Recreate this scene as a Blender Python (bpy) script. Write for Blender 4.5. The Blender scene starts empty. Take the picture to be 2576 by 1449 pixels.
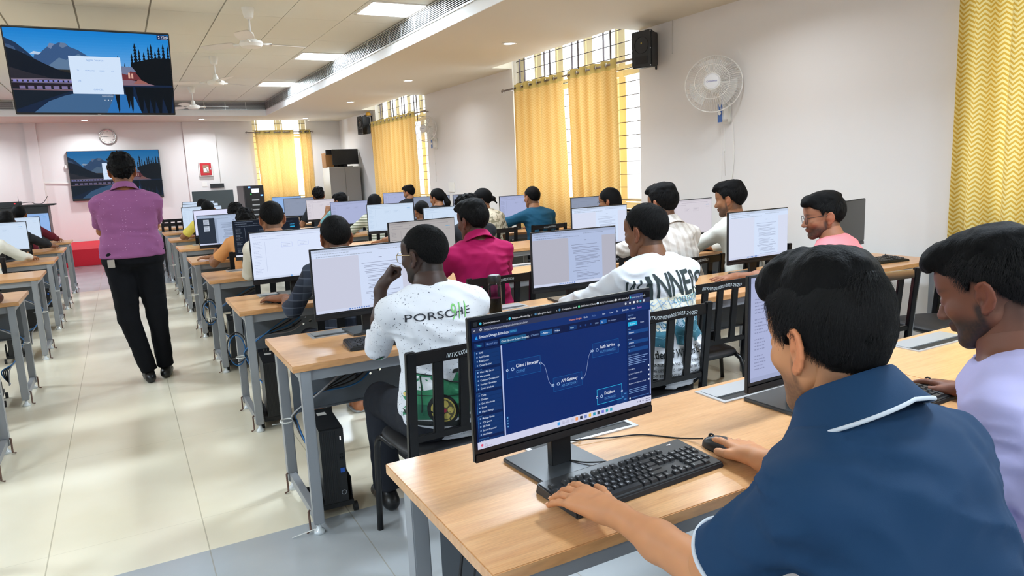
import bpy, bmesh, math, random
import numpy as np
from mathutils import Vector, Matrix, noise
from mathutils.bvhtree import BVHTree

# ------------------------------------------------------------------ camera, world, lights
SC = bpy.context.scene
COL = SC.collection
YAW, PIT, ROL, FPX, CAMH = 0.49435569, -0.16511443, 0.04496783, 1787.93, 1.5
cd = bpy.data.cameras.new('camera'); cam = bpy.data.objects.new('camera', cd); COL.objects.link(cam)
_f = Vector((math.sin(YAW)*math.cos(PIT), math.cos(YAW)*math.cos(PIT), math.sin(PIT)))
_r = Vector((math.cos(YAW), -math.sin(YAW), 0)); _d = _f.cross(_r)
_c, _s = math.cos(ROL), math.sin(ROL)
_rx = _c*_r + _s*_d; _dn = -_s*_r + _c*_d
cam.matrix_world = Matrix(((_rx.x, -_dn.x, -_f.x, 0), (_rx.y, -_dn.y, -_f.y, 0), (_rx.z, -_dn.z, -_f.z, CAMH), (0, 0, 0, 1)))
cd.sensor_width = 36; cd.lens = 36*FPX/2576; cd.clip_start = 0.02
SC.camera = cam
SC.view_settings.view_transform = 'Standard'; SC.view_settings.look = 'None'
SC.view_settings.exposure = 0.0; SC.view_settings.gamma = 1.0
SC.cycles.use_denoising = True
SC.cycles.use_adaptive_sampling = True; SC.cycles.adaptive_threshold = 0.03
SC.cycles.max_bounces = 7; SC.cycles.diffuse_bounces = 4; SC.cycles.glossy_bounces = 3
SC.cycles.transparent_max_bounces = 12; SC.cycles.transmission_bounces = 4
SC.cycles.sample_clamp_indirect = 4.0; SC.cycles.caustics_reflective = False; SC.cycles.caustics_refractive = False
W = bpy.data.worlds.new('sky'); SC.world = W; W.use_nodes = True
_b = W.node_tree.nodes['Background']; _b.inputs[0].default_value = (0.90, 0.96, 1.0, 1); _b.inputs[1].default_value = 4.0

ZS, ZT = 2.94, 3.25            # soffit and tray heights
XW, XL, YF, YB = 5.2, -5.4, 18.7, -2.6
PANELS = [(x, y) for x in (2.775, -3.0) for y in (-1.95, 1.23, 4.42, 7.6, 10.75, 13.95)]
SPOTS = [(4.15, y) for y in (-2.2, 1.0, 4.2, 7.5, 10.8, 14.0)] + [(4.13, 17.75), (1.82, 17.82), (-0.47, 17.95), (-2.8, 17.9)] + [(-4.35, y) for y in (1.0, 4.2, 7.5, 10.8, 14.0)]
def area(name, loc, size, power, color, rot=(0, 0, 0), sy=None, spread=None):
    l = bpy.data.lights.new(name, 'AREA'); l.energy = power; l.color = color; l.size = size
    if sy: l.shape = 'RECTANGLE'; l.size_y = sy
    if spread: l.spread = spread
    o = bpy.data.objects.new(name, l); o.location = loc; o.rotation_euler = rot; COL.objects.link(o); return o
for x, y in PANELS:
    area('panel_light', (x, y, ZT-0.03), 0.58, 77, (0.78, 0.94, 1.10))
for x, y in SPOTS:
    area('spot_light', (x, y, ZS-0.012), 0.13, 14 if y < 17 else 26, (0.88, 0.93, 0.98), spread=2.6)
WINS = [(-0.1, 2.95), (6.45, 9.35), (12.75, 15.7)]
for a, b in WINS:                                     # daylight through the right-hand windows
    area('window_daylight', (5.46, (a+b)/2, 1.95), b-a, 130, (0.82, 0.95, 1.08), (0, math.radians(90), 0)).data.shape = 'SQUARE'
area('window_daylight', (3.67, 18.98, 2.0), 1.3, 70, (0.82, 0.95, 1.08), (math.radians(-90), 0, 0))

# ------------------------------------------------------------------ helpers
def lin(c):
    if isinstance(c, str): c = tuple(int(c[i:i+2], 16) for i in (0, 2, 4))
    return tuple((v/255/12.92 if v/255 <= 0.04045 else ((v/255+0.055)/1.055)**2.4) for v in c[:3])
MC = {}
def mat(name, c=(200, 200, 200), rough=0.5, metal=0.0, **k):
    if name in MC: return MC[name]
    m = bpy.data.materials.new(name); m.use_nodes = True; MC[name] = m
    nt = m.node_tree; b = nt.nodes['Principled BSDF']
    b.inputs['Base Color'].default_value = (*lin(c), 1); b.inputs['Roughness'].default_value = rough; b.inputs['Metallic'].default_value = metal
    if 'spec' in k: b.inputs['Specular IOR Level'].default_value = k['spec']
    if 'coat' in k: b.inputs['Coat Weight'].default_value = k['coat']; b.inputs['Coat Roughness'].default_value = 0.15
    if 'sss' in k:
        b.inputs['Subsurface Weight'].default_value = k['sss']; b.inputs['Subsurface Radius'].default_value = (0.9, 0.35, 0.2); b.inputs['Subsurface Scale'].default_value = 0.012
    if 'trans' in k: b.inputs['Transmission Weight'].default_value = k['trans']; b.inputs['IOR'].default_value = k.get('ior', 1.45)
    if 'emit' in k:
        b.inputs['Emission Color'].default_value = (*lin(k.get('ec', c)), 1); b.inputs['Emission Strength'].default_value = k['emit']
    if 'bump' in k:   # (scale, strength, distance[, stretch xyz])
        s = k['bump']; t = nt.nodes.new('ShaderNodeTexNoise'); t.inputs['Scale'].default_value = s[0]; t.inputs['Detail'].default_value = 4
        tc = nt.nodes.new('ShaderNodeTexCoord'); mp = nt.nodes.new('ShaderNodeMapping')
        mp.inputs['Scale'].default_value = s[3] if len(s) > 3 else (1, 1, 1)
        bu = nt.nodes.new('ShaderNodeBump'); bu.inputs['Strength'].default_value = s[1]; bu.inputs['Distance'].default_value = s[2]
        L = nt.links; L.new(tc.outputs['Object'], mp.inputs[0]); L.new(mp.outputs[0], t.inputs[0]); L.new(t.outputs[0], bu.inputs['Height']); L.new(bu.outputs[0], b.inputs['Normal'])
    return m
def nodes(m): return m.node_tree.nodes, m.node_tree.links, m.node_tree.nodes['Principled BSDF']
def ramp(nt, pts, mode='LINEAR'):
    r = nt.new('ShaderNodeValToRGB'); r.color_ramp.interpolation = mode
    el = r.color_ramp.elements
    while len(el) < len(pts): el.new(0.5)
    for e, (p, c) in zip(el, pts): e.position = p; e.color = (*lin(c), 1)
    return r
def tag(o, label=None, cat=None, group=None, kind=None):
    if label: o['label'] = label
    if cat: o['category'] = cat
    if group: o['group'] = group
    if kind: o['kind'] = kind
    return o
def empty(name, loc=(0, 0, 0), rz=0.0, label=None, cat=None, group=None):
    o = bpy.data.objects.new(name, None); o.location = loc; o.rotation_euler = (0, 0, rz); o.empty_display_size = 0.1
    COL.objects.link(o); return tag(o, label, cat, group)
def tree(root, loc=None, rz=None, **t):
    def cp(o, par):
        c = o.copy(); COL.objects.link(c); c.parent = par
        for ch in KIDS.get(o.name, []): cp_list.append((ch, c))
        return c
    KIDS = {}
    for o in COL.objects:
        if o.parent: KIDS.setdefault(o.parent.name, []).append(o)
    cp_list = []; r = cp(root, None)
    while cp_list:
        ch, c = cp_list.pop(); cp(ch, c)
    if loc is not None: r.location = loc
    if rz is not None: r.rotation_euler = (0, 0, rz)
    tag(r, **t); return r
class MB:
    def __init__(s): s.v = []; s.f = []; s.m = []; s.c = []
    def add(s, v, f, m=0, c=None):
        n = len(s.v); s.v += [tuple(p) for p in v]; s.f += [tuple(i+n for i in q) for q in f]; s.m += [m]*len(f); s.c += [c]*len(f); return s
    def box(s, a, b, m=0, M=None):
        x0, y0, z0 = a; x1, y1, z1 = b
        v = [(x0, y0, z0), (x1, y0, z0), (x1, y1, z0), (x0, y1, z0), (x0, y0, z1), (x1, y0, z1), (x1, y1, z1), (x0, y1, z1)]
        if M is not None: v = [M @ Vector(p) for p in v]
        return s.add(v, [(0, 3, 2, 1), (4, 5, 6, 7), (0, 1, 5, 4), (1, 2, 6, 5), (2, 3, 7, 6), (3, 0, 4, 7)], m)
    def bar(s, a, b, w, h=None, m=0, up=(0, 0, 1)):
        a, b = Vector(a), Vector(b); d = (b-a).normalized(); h = h or w
        u = Vector(up); 
        if abs(d.dot(u)) > 0.99: u = Vector((0, 1, 0))
        x = d.cross(u).normalized(); z = x.cross(d)
        v = [p + x*sx*w/2 + z*sz*h/2 for p in (a, b) for sx, sz in ((-1, -1), (1, -1), (1, 1), (-1, 1))]
        return s.add(v, [(0, 1, 2, 3), (7, 6, 5, 4), (0, 4, 5, 1), (1, 5, 6, 2), (2, 6, 7, 3), (3, 7, 4, 0)], m)
    def tube(s, pts, r, n=8, m=0, closed=False, cap=True):
        P = [Vector(p) for p in pts]; k = len(P); rs = r if isinstance(r, (list, tuple)) else [r]*k
        V = []; nrm = None
        for i, p in enumerate(P):
            if closed: d = P[(i+1) % k]-P[i-1]
            else: d = P[min(i+1, k-1)]-P[max(i-1, 0)]
            d.normalize()
            if nrm is None: nrm = d.orthogonal().normalized()
            nrm = (nrm - d*nrm.dot(d)); nrm = nrm.normalized() if nrm.length > 1e-6 else d.orthogonal().normalized()
            bi = d.cross(nrm)
            V += [p + (nrm*math.cos(2*math.pi*j/n)+bi*math.sin(2*math.pi*j/n))*rs[i] for j in range(n)]
        F = []
        for i in range(k if closed else k-1):
            a, b = i*n, ((i+1) % k)*n
            F += [(a+j, a+(j+1) % n, b+(j+1) % n, b+j) for j in range(n)]
        if cap and not closed: F += [tuple(reversed(range(n))), tuple(range((k-1)*n, k*n))]
        return s.add(V, F, m)
    def lathe(s, prof, n=24, m=0, M=None):   # prof: (r, z) list
        V = []; k = len(prof)
        for r, z in prof: V += [Vector((r*math.cos(2*math.pi*j/n), r*math.sin(2*math.pi*j/n), z)) for j in range(n)]
        if M is not None: V = [M @ p for p in V]
        F = [(i*n+j, i*n+(j+1) % n, (i+1)*n+(j+1) % n, (i+1)*n+j) for i in range(k-1) for j in range(n)]
        if min(prof[0][0], prof[-1][0]) > .0015: F += [((k-1)*n+j, (k-1)*n+(j+1) % n, (j+1) % n, j) for j in range(n)]
        else: F += [tuple(reversed(range(n))), tuple(range((k-1)*n, k*n))]
        return s.add(V, F, m)
    def cyl(s, a, b, r, n=16, m=0): return s.tube([a, b], r, n, m)
    def grid(s, fn, nu, nv, m=0, flip=False):
        V = [fn(i/nu, j/nv) for j in range(nv+1) for i in range(nu+1)]
        F = [(j*(nu+1)+i, j*(nu+1)+i+1, (j+1)*(nu+1)+i+1, (j+1)*(nu+1)+i) for j in range(nv) for i in range(nu)]
        if flip: F = [q[::-1] for q in F]
        return s.add(V, F, m)
    def build(s, name, mats, parent=None, smooth=False, bevel=0.0, loc=None, rot=None, color=None, autos=None):
        me = bpy.data.meshes.new(name); me.from_pydata(s.v, [], s.f)
        ms = mats if isinstance(mats, (list, tuple)) else [mats]
        for q in ms: me.materials.append(q)
        if len(ms) > 1: me.polygons.foreach_set('material_index', s.m)
        if any(c is not None for c in s.c):
            ca = me.color_attributes.new('Col', 'FLOAT_COLOR', 'CORNER'); arr = []
            for q, c in zip(s.f, s.c): arr += [*(c or (1, 1, 1)), 1.0]*len(q)
            ca.data.foreach_set('color', arr)
        me.validate()
        if bevel:
            bm = bmesh.new(); bm.from_mesh(me)
            ed = [e for e in bm.edges if len(e.link_faces) == 2 and e.calc_face_angle(0) > 0.6]
            bmesh.ops.bevel(bm, geom=ed, offset=bevel, segments=2, affect='EDGES', clamp_overlap=True)
            bm.to_mesh(me); bm.free()
        if smooth:
            me.shade_smooth()
            if autos: me.set_sharp_from_angle(angle=autos)
        o = bpy.data.objects.new(name, me); COL.objects.link(o); o.parent = parent
        if loc is not None: o.location = loc
        if rot is not None: o.rotation_euler = rot
        return o
TXT = {}
def text_geo(s, size, align='LEFT', bold=0.0, shear=0.0):
    key = (s, align, bold, shear)
    if key not in TXT:
        cu = bpy.data.curves.new('t', 'FONT'); cu.body = s; cu.size = 1; cu.align_x = align; cu.offset = bold; cu.shear = shear; cu.resolution_u = 3
        o = bpy.data.objects.new('t', cu); COL.objects.link(o)
        me = o.to_mesh()
        TXT[key] = ([tuple(v.co) for v in me.vertices], [tuple(p.vertices) for p in me.polygons]); o.to_mesh_clear()
        bpy.data.objects.remove(o); bpy.data.curves.remove(cu)
    v, f = TXT[key]
    return [(x*size, y*size, 0) for x, y, z in v], f
class Art:    # flat artwork on a unit-wide sheet, layered
    def __init__(s): s.it = []
    def poly(s, pts, c): s.it.append(([(p[0], p[1]) for p in pts], [tuple(range(len(pts)))], lin(c))); return s
    def rect(s, x0, y0, x1, y1, c): return s.poly([(x0, y0), (x1, y0), (x1, y1), (x0, y1)], c)
    def rects(s, rs, c):
        V = []; F = []
        for x0, y0, x1, y1 in rs:
            n = len(V); V += [(x0, y0), (x1, y0), (x1, y1), (x0, y1)]; F.append((n, n+1, n+2, n+3))
        s.it.append((V, F, lin(c))); return s
    def frame(s, x0, y0, x1, y1, w, c):
        return s.rects([(x0, y0, x1, y0+w), (x0, y1-w, x1, y1), (x0, y0, x0+w, y1), (x1-w, y0, x1, y1)], c)
    def disc(s, x, y, r, c, n=20): return s.poly([(x+r*math.cos(2*math.pi*i/n), y+r*math.sin(2*math.pi*i/n)) for i in range(n)], c)
    def line(s, pts, w, c):
        V = []; F = []
        for a, b in zip(pts, pts[1:]):
            dx, dy = b[0]-a[0], b[1]-a[1]; l = math.hypot(dx, dy) or 1; nx, ny = -dy/l*w/2, dx/l*w/2; n = len(V)
            V += [(a[0]+nx, a[1]+ny), (a[0]-nx, a[1]-ny), (b[0]-nx, b[1]-ny), (b[0]+nx, b[1]+ny)]; F.append((n, n+1, n+2, n+3))
        s.it.append((V, F, lin(c))); return s
    def text(s, x, y, t, size, c, align='LEFT', bold=0.0, shear=0.0, sx=1.0):
        v, f = text_geo(t, size, align, bold, shear)
        s.it.append(([(x+p[0]*sx, y+p[1]) for p in v], f, lin(c))); return s
    def flat(s, name, w, parent, M=None, material=None, total=.0012):
        mb = MB(); k = 0; step = total/len(s.it)
        for V, F, c in s.it:
            k += 1
            P = [Vector((x*w, -k*step, y*w)) for x, y in V]
            if M is not None: P = [M @ p for p in P]
            mb.add(P, F, 0, c)
        return mb.build(name, material or glow_mat(), parent)
def glow_mat(name='screen_glow', k=1.0):
    if name in MC: return MC[name]
    m = bpy.data.materials.new(name); m.use_nodes = True; MC[name] = m; nt = m.node_tree; nt.nodes.clear()
    a = nt.nodes.new('ShaderNodeAttribute'); a.attribute_name = 'Col'; e = nt.nodes.new('ShaderNodeEmission'); e.inputs[1].default_value = k
    g = nt.nodes.new('ShaderNodeBsdfGlossy'); g.inputs['Roughness'].default_value = 0.35; g.inputs['Color'].default_value = (0.016, 0.016, 0.018, 1)
    ad = nt.nodes.new('ShaderNodeAddShader'); o = nt.nodes.new('ShaderNodeOutputMaterial'); L = nt.links
    L.new(a.outputs['Color'], e.inputs[0]); L.new(e.outputs[0], ad.inputs[0]); L.new(g.outputs[0], ad.inputs[1]); L.new(ad.outputs[0], o.inputs[0]); return m
def paint_mat(name='printed_ink', rough=0.8):
    if name in MC: return MC[name]
    m = mat(name, (255, 255, 255), rough); nt = m.node_tree; a = nt.nodes.new('ShaderNodeAttribute'); a.attribute_name = 'Col'
    nt.links.new(a.outputs['Color'], nt.nodes['Principled BSDF'].inputs['Base Color']); return m
# ------------------------------------------------------------------ room
m_wall = mat('wall_paint', (230, 227, 225), 0.75, bump=(60, 0.05, 0.002))
m_ceil = mat('soffit_paint', (214, 206, 190), 0.8)
m_tile = mat('ceiling_tile', (228, 228, 216), 0.85, bump=(300, 0.05, 0.001))
m_dark = mat('groove_shadow_gap', (182, 176, 164), 0.8)
m_white = mat('white_enamel', (236, 234, 228), 0.4)
m_cream = mat('cream_window_frame', (240, 232, 200), 0.45)
def floor_mat():
    m = mat('vinyl_floor', (225, 215, 190), 0.3); N, L, b = nodes(m)
    tc = N.new('ShaderNodeTexCoord'); sp = N.new('ShaderNodeSeparateXYZ'); L.new(tc.outputs['Object'], sp.inputs[0])
    n1 = N.new('ShaderNodeTexNoise'); n1.inputs['Scale'].default_value = 1.6; n1.inputs['Detail'].default_value = 5; L.new(tc.outputs['Object'], n1.inputs[0])
    r1 = ramp(N, [(0.3, (240, 230, 203)), (0.7, (250, 242, 220))]); L.new(n1.outputs[0], r1.inputs[0])
    r2 = ramp(N, [(0.3, (172, 178, 182)), (0.7, (190, 194, 197))]); L.new(n1.outputs[0], r2.inputs[0])
    def mth(op, a, v=None, c=None):
        q = N.new('ShaderNodeMath'); q.operation = op; L.new(a, q.inputs[0])
        if v is not None:
            if hasattr(v, 'type'): L.new(v, q.inputs[1])
            else: q.inputs[1].default_value = v
        return q.outputs[0]
    wob = mth('MULTIPLY', n1.outputs[0], 0.012)
    yy = mth('ADD', sp.outputs['Y'], wob)
    a = mth('GREATER_THAN', yy, 3.035); c = mth('LESS_THAN', yy, 12.14); ins = mth('MULTIPLY', a, c)
    mx = N.new('ShaderNodeMix'); mx.data_type = 'RGBA'; L.new(ins, mx.inputs['Factor']); L.new(r2.outputs[0], mx.inputs['A']); L.new(r1.outputs[0], mx.inputs['B'])
    def seams(out, off, pitch, w):
        s = mth('ADD', out, off); s = mth('DIVIDE', s, pitch); s = mth('FRACT', s); s = mth('SUBTRACT', s, 0.5); s = mth('ABSOLUTE', s); return mth('GREATER_THAN', s, 0.5-w/pitch/2)
    sx = seams(sp.outputs['X'], 20-0.095, 0.59, 0.005); sy = seams(sp.outputs['Y'], 0.25, 1.2, 0.0028)
    sxy = mth('MAXIMUM', sx, mth('MULTIPLY', sy, 0.45)); sxy = mth('MULTIPLY', sxy, 0.5)
    m2 = N.new('ShaderNodeMix'); m2.data_type = 'RGBA'; L.new(sxy, m2.inputs['Factor']); L.new(mx.outputs['Result'], m2.inputs['A']); m2.inputs['B'].default_value = (*lin((150, 140, 110)), 1)
    L.new(m2.outputs['Result'], b.inputs['Base Color'])
    r3 = N.new('ShaderNodeMapRange'); L.new(n1.outputs[0], r3.inputs[0]); b.inputs['Coat Weight'].default_value = .35; b.inputs['Coat Roughness'].default_value = .12; r3.inputs[3].default_value = 0.14; r3.inputs[4].default_value = 0.3; L.new(r3.outputs[0], b.inputs['Roughness'])
    return m
def S(o): o['kind'] = 'structure'; return o
S(MB().box((XL-0.3, YB-0.2, -0.12), (XW+0.35, YF+0.35, 0)).build('floor', floor_mat()))
# right wall with three window openings
mb = MB(); zs, zh = 0.98, 3.6
ys = [YB-0.2] + [v for w in WINS for v in w] + [YF+0.3]
for i in range(0, len(ys), 2): mb.box((XW, ys[i], 0), (XW+0.3, ys[i+1], 3.7))
for a, b in WINS: mb.box((XW, a, 0), (XW+0.3, b, zs)); mb.box((XW, a, zh), (XW+0.3, b, 3.7))
S(mb.build('wall_right', m_wall))
mb = MB(); fx0, fx1 = 3.04, 4.34
for a, b, c, d in ((XL-0.2, fx0, 0, 3.7), (fx1, XW, 0, 3.7), (fx0, fx1, 0, 0.98), (fx0, fx1, 3.6, 3.7)): mb.box((a, YF, c), (b, YF+0.3, d))
S(mb.build('wall_front', m_wall))
S(MB().box((XL-0.2, YB-0.2, 0), (XL, YF, 3.7)).build('wall_left', m_wall))
S(MB().box((XL, YB-0.2, 0), (XW, YB, 3.7)).build('wall_back', m_wall))
# soffit ring with a notch in front of every window
mb = MB(); ex, ey0, ey1 = 3.1, -2.4, 17.0; nd = 0.33; th = 0.31
def sof(x0, y0, x1, y1): mb.box((x0, y0, ZS), (x1, y1, ZS+th))
sof(ex, ey0, XW-nd, ey1)
ys = [ey0] + [v for w in WINS for v in w] + [ey1]
for i in range(0, len(ys), 2): sof(XW-nd, ys[i], XW, ys[i+1])
sof(XL, ey1, fx0-0.05, YF); sof(fx0-0.05, ey1, fx1+0.05, YF-nd); sof(fx1+0.05, ey1, XW, YF)
sof(XL, ey0, -3.3, ey1); sof(XL, YB, XW, ey0)
S(MB().box((3.088, -2.4, ZS-.001), (3.1, 17.0, 3.058)).box((-3.3, 16.988, ZS-.001), (3.088, 17.0, 3.058)).build('trim_6', mat('fascia_led_lit', (236, 236, 234), .6)))  # soffit edge strip, whitened to paint in the LED light falling on it
S(mb.build('trim_1', m_ceil))['label'] = 'dropped plaster soffit around the ceiling tray'
# tray ceiling of square tiles with recessed joints
mb = MB(); mg = MB()
xs = [3.1-0.655*k for k in range(11)]; y0 = 17.0
nyt = 16
mg.box((XL, YB, ZT+0.02), (XW+0.3, YF+0.3, ZT+0.06))
for i in range(len(xs)-1):
    for j in range(nyt):
        a, b = y0-1.24*j, max(y0-1.24*(j+1), -2.4)
        if a <= -2.4: continue
        wide = 0.018 if xs[i] < 1.6 else 0.007
        cuts = [(a, b)]
        mb.box((xs[i+1]+wide*0.5, b+0.0025, ZT), (xs[i]-wide*0.5, a-0.0025, ZT+0.02))
S(mb.build('ceiling', m_tile)); S(mg.build('trim_2', m_dark))['label'] = 'joints between the ceiling tiles'
# upper ceiling strip over the notches
S(MB().box((XL-0.2, YB, 3.7), (XW+0.3, YF+0.3, 3.8)).build('trim_3', m_ceil))
# air grille band along the tray edge
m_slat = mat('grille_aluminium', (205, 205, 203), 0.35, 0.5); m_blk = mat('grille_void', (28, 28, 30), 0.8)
def grille(name, p0, p1, nrm, label):
    p0, p1, nrm = Vector(p0), Vector(p1), Vector(nrm); L = (p1-p0).length; d = (p1-p0)/L
    root = empty(name, p0, 0, label, 'air grille')
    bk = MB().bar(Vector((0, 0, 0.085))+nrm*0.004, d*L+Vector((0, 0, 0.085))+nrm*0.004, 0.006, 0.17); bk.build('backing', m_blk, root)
    sl = MB()
    for k in range(9): z = 0.012+k*0.018; sl.bar(Vector((0, 0, z))+nrm*0.014, d*L+Vector((0, 0, z))+nrm*0.014, 0.014, 0.0055)
    sl.build('slats', m_slat, root)
    fr = MB()
    for z in (0.0, 0.172): fr.bar(Vector((0, 0, z))+nrm*0.014, d*L+Vector((0, 0, z))+nrm*0.014, 0.02, 0.012)
    n = int(L/0.42)
    for k in range(n+1): q = d*(L*k/n)+nrm*0.014; fr.bar(q, q+Vector((0, 0, 0.17)), 0.012, 0.02 if k % 4 == 0 else 0.006)
    fr.build('frame', m_slat, root); return root
grille('air_grille', (ex, ey0, 3.06), (ex, ey1, 3.06), (-1, 0, 0), 'long slatted air grille along the right side of the ceiling tray')
grille('air_grille', (-3.3, ey1, 3.06), (ex, ey1, 3.06), (0, -1, 0), 'slatted air grille across the front end of the ceiling tray')
# LED panels and downlights
m_led = mat('led_diffuser', (250, 252, 255), 0.5, emit=9.0, ec=(245, 250, 255))
def led_panel(x, y, lb):
    r = empty('ceiling_light_panel', (x, y, ZT), 0, lb, 'ceiling light', 'square light panels in the ceiling tray')
    f = MB()
    for s in (-1, 1): f.box((-0.31, s*0.3-0.012, -0.012), (0.31, s*0.3+0.012, 0)); f.box((s*0.3-0.012, -0.31, -0.012), (s*0.3+0.012, 0.31, 0))
    f.build('frame', m_white, r); MB().box((-0.29, -0.29, -0.006), (0.29, 0.29, -0.001)).build('diffuser', m_led, r); return r
vis = {7.6: 'large bright square ceiling light panel at the top of the picture, nearest', 10.75: 'middle of the three bright ceiling light panels beside the long grille', 13.95: 'farthest of the three bright ceiling light panels, beyond the second fan'}
for x, y in PANELS:
    led_panel(x, y, vis.get(y) if x > 0 and y in vis else 'square ceiling light panel outside the view, '+('right' if x > 0 else 'left')+' side of tray')
dl = {7.5: 'round recessed downlight in soffit nearest to the big window', 10.8: 'second round downlight along the right soffit, left of the big window', 14.0: 'third round downlight along the right soffit, above the far window', 17.75: 'round downlight above the corner by the steel cupboard', 17.82: 'round downlight in front soffit above the red alarm box side', 17.95: 'round downlight in front soffit above the wall clock'}
for x, y in SPOTS:
    r = empty('recessed_downlight', (x, y, ZS), 0, dl.get(y, 'round recessed downlight outside the view') if x > -1 else 'round recessed downlight outside the view', 'ceiling light', 'round downlights in the soffit')
    MB().lathe([(0.062, -0.001), (0.085, -0.001), (0.085, -0.006), (0.068, -0.010), (0.062, -0.004)], 24).build('rim', m_white, r, True)
    MB().lathe([(0.001, -0.001), (0.066, -0.001), (0.066, -0.005), (0.001, -0.005)], 24).build('lens', m_led, r)
# windows: frame, panes, security bars
m_glass = mat('window_glass', (255, 255, 255), 0.02)
_n = m_glass.node_tree; _n.nodes.clear(); _t = _n.nodes.new('ShaderNodeBsdfTransparent'); _g = _n.nodes.new('ShaderNodeBsdfGlossy'); _g.inputs['Roughness'].default_value = 0.02
_x = _n.nodes.new('ShaderNodeMixShader'); _x.inputs[0].default_value = 0.06; _o = _n.nodes.new('ShaderNodeOutputMaterial')
_n.links.new(_t.outputs[0], _x.inputs[1]); _n.links.new(_g.outputs[0], _x.inputs[2]); _n.links.new(_x.outputs[0], _o.inputs[0])
m_bar = mat('dark_bar', (72, 62, 66), 0.5, 0.3)
def window(n, P, L, label, pairs):
    """P(u, d, z): u along the wall, d outward depth"""
    r = empty('window_%d' % n, P(0, 0, 0), 0); r['kind'] = 'structure'; r['label'] = label
    o = Vector(P(0, 0, 0))
    def B(mb, u0, d0, z0, u1, d1, z1):
        a, b = Vector(P(u0, d0, z0))-o, Vector(P(u1, d1, z1))-o
        mb.box([min(a[i], b[i]) for i in range(3)], [max(a[i], b[i]) for i in range(3)])
    fr = MB(); k = 4 if L > 2 else 2
    for z in (0.98, 2.52, 3.54): B(fr, 0, 0.14, z, L, 0.20, z+0.07)
    US = [0, .46, 1.11, 1.78, 2.33, L-.09] if L > 2 else [0, .605, L-.09]; k = len(US)-1
    for u in US: B(fr, u, 0.136, 0.982, u+0.09, 0.204, 3.6)
    for i in range(k):
        u = US[i]+.09; e = US[i+1]
        for a, b in ((1.05, 2.52), (2.59, 3.54)):
            B(fr, u+0.012, 0.125, a+0.012, u+0.05, 0.16, b-0.012); B(fr, e-0.05, 0.125, a+0.012, e-0.012, 0.16, b-0.012); B(fr, u, 0.127, a+0.012, e, 0.158, a+0.05)
    fr.build('window_frame', m_cream, r)
    for i in range(k):
        u = US[i]+.09; e = US[i+1]
        for a, b in ((1.05, 2.52), (2.59, 3.54)):
            g = MB(); B(g, u, 0.168, a, e, 0.172, b); g.build('pane', m_glass, r)
    br = MB(); z = 1.08
    while z < 3.55: B(br, 0, 0.075, z, L, 0.083, z+0.008); z += 0.15
    if pairs:
        for u in pairs:
            for s in (0, 0.14): B(br, u+s, 0.07, 2.5, u+s+0.014, 0.088, 3.6)
    br.build('security_bars', m_bar, r)
    sl = MB(); B(sl, 0, 0.0, 0.955, L, 0.3, 0.983); sl.build('window_sill', m_wall, r)
window(1, lambda u, d, z: (XW+d, 6.45+u, z), 2.9, 'tall barred window with cream frame behind the large yellow curtains', [.62, 1.30, 1.98, 2.66])
window(2, lambda u, d, z: (XW+d, 12.75+u, z), 2.95, 'tall barred window behind the far yellow curtain on the right wall', [.62, 1.30, 1.98, 2.66])
window(3, lambda u, d, z: (XW+d, -0.1+u, z), 3.05, 'tall barred window behind the nearest yellow curtain', [.62, 1.30, 1.98, 2.66])
window(4, lambda u, d, z: (fx0+u, YF+d, z), fx1-fx0, 'narrow barred window in the front wall', None)
# wall trims
S(MB().box((XL, YF-0.012, 0), (XW, YF, 0.1)).build('baseboard_front', mat('skirting', (205, 198, 194), 0.5)))
S(MB().box((XW-0.012, YB, 0), (XW, YF, 0.1)).build('baseboard_right', MC['skirting']))
S(MB().box((-1.63, YF-0.09, 0), (-1.42, YF, ZS)).build('trim_4', m_wall))['label'] = 'shallow plaster pilaster left of the wall screen'
S(MB().box((1.47, YF-0.05, 0), (2.17, YF, ZS)).build('trim_5', m_wall))['label'] = 'shallow plaster pilaster behind the red box'
tag(MB().bar((-1.42, YF-0.014, 1.665), (-0.93, YF-0.014, 1.63), 0.022, 0.028).bar((-1.41, YF-0.012, 0.4), (-1.41, YF-0.012, 1.66), 0.02, 0.02).build('cable_duct', m_white), 'thin white cable trunking left of the wall screen', 'cable duct')
# ------------------------------------------------------------------ furniture
random.seed(4)
def wood_mat(name, a, b, rough=0.32):
    m = mat(name, a, rough, coat=0.25); N, L, bs = nodes(m)
    tc = N.new('ShaderNodeTexCoord'); mp = N.new('ShaderNodeMapping'); mp.inputs['Scale'].default_value = (1.2, 14, 6); L.new(tc.outputs['Object'], mp.inputs[0])
    n1 = N.new('ShaderNodeTexNoise'); n1.inputs['Scale'].default_value = 3; n1.inputs['Detail'].default_value = 8; n1.inputs['Distortion'].default_value = 0.6; L.new(mp.outputs[0], n1.inputs[0])
    mp2 = N.new('ShaderNodeMapping'); mp2.inputs['Scale'].default_value = (9, 190, 40); L.new(tc.outputs['Object'], mp2.inputs[0])
    n2 = N.new('ShaderNodeTexNoise'); n2.inputs['Scale'].default_value = 2; L.new(mp2.outputs[0], n2.inputs[0])
    r = ramp(N, [(0.32, b), (0.62, a)]); L.new(n1.outputs[0], r.inputs[0])
    r2 = ramp(N, [(0.35, (205, 205, 205)), (0.6, (255, 255, 255))]); L.new(n2.outputs[0], r2.inputs[0])
    mx = N.new('ShaderNodeMix'); mx.data_type = 'RGBA'; mx.blend_type = 'MULTIPLY'; mx.inputs['Factor'].default_value = 0.35
    L.new(r.outputs[0], mx.inputs['A']); L.new(r2.outputs[0], mx.inputs['B']); L.new(mx.outputs['Result'], bs.inputs['Base Color']); return m
m_wood = wood_mat('oak_laminate', (218, 166, 114), (206, 150, 98)); m_edge = mat('laminate_edge', (150, 98, 62), 0.45)
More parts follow.
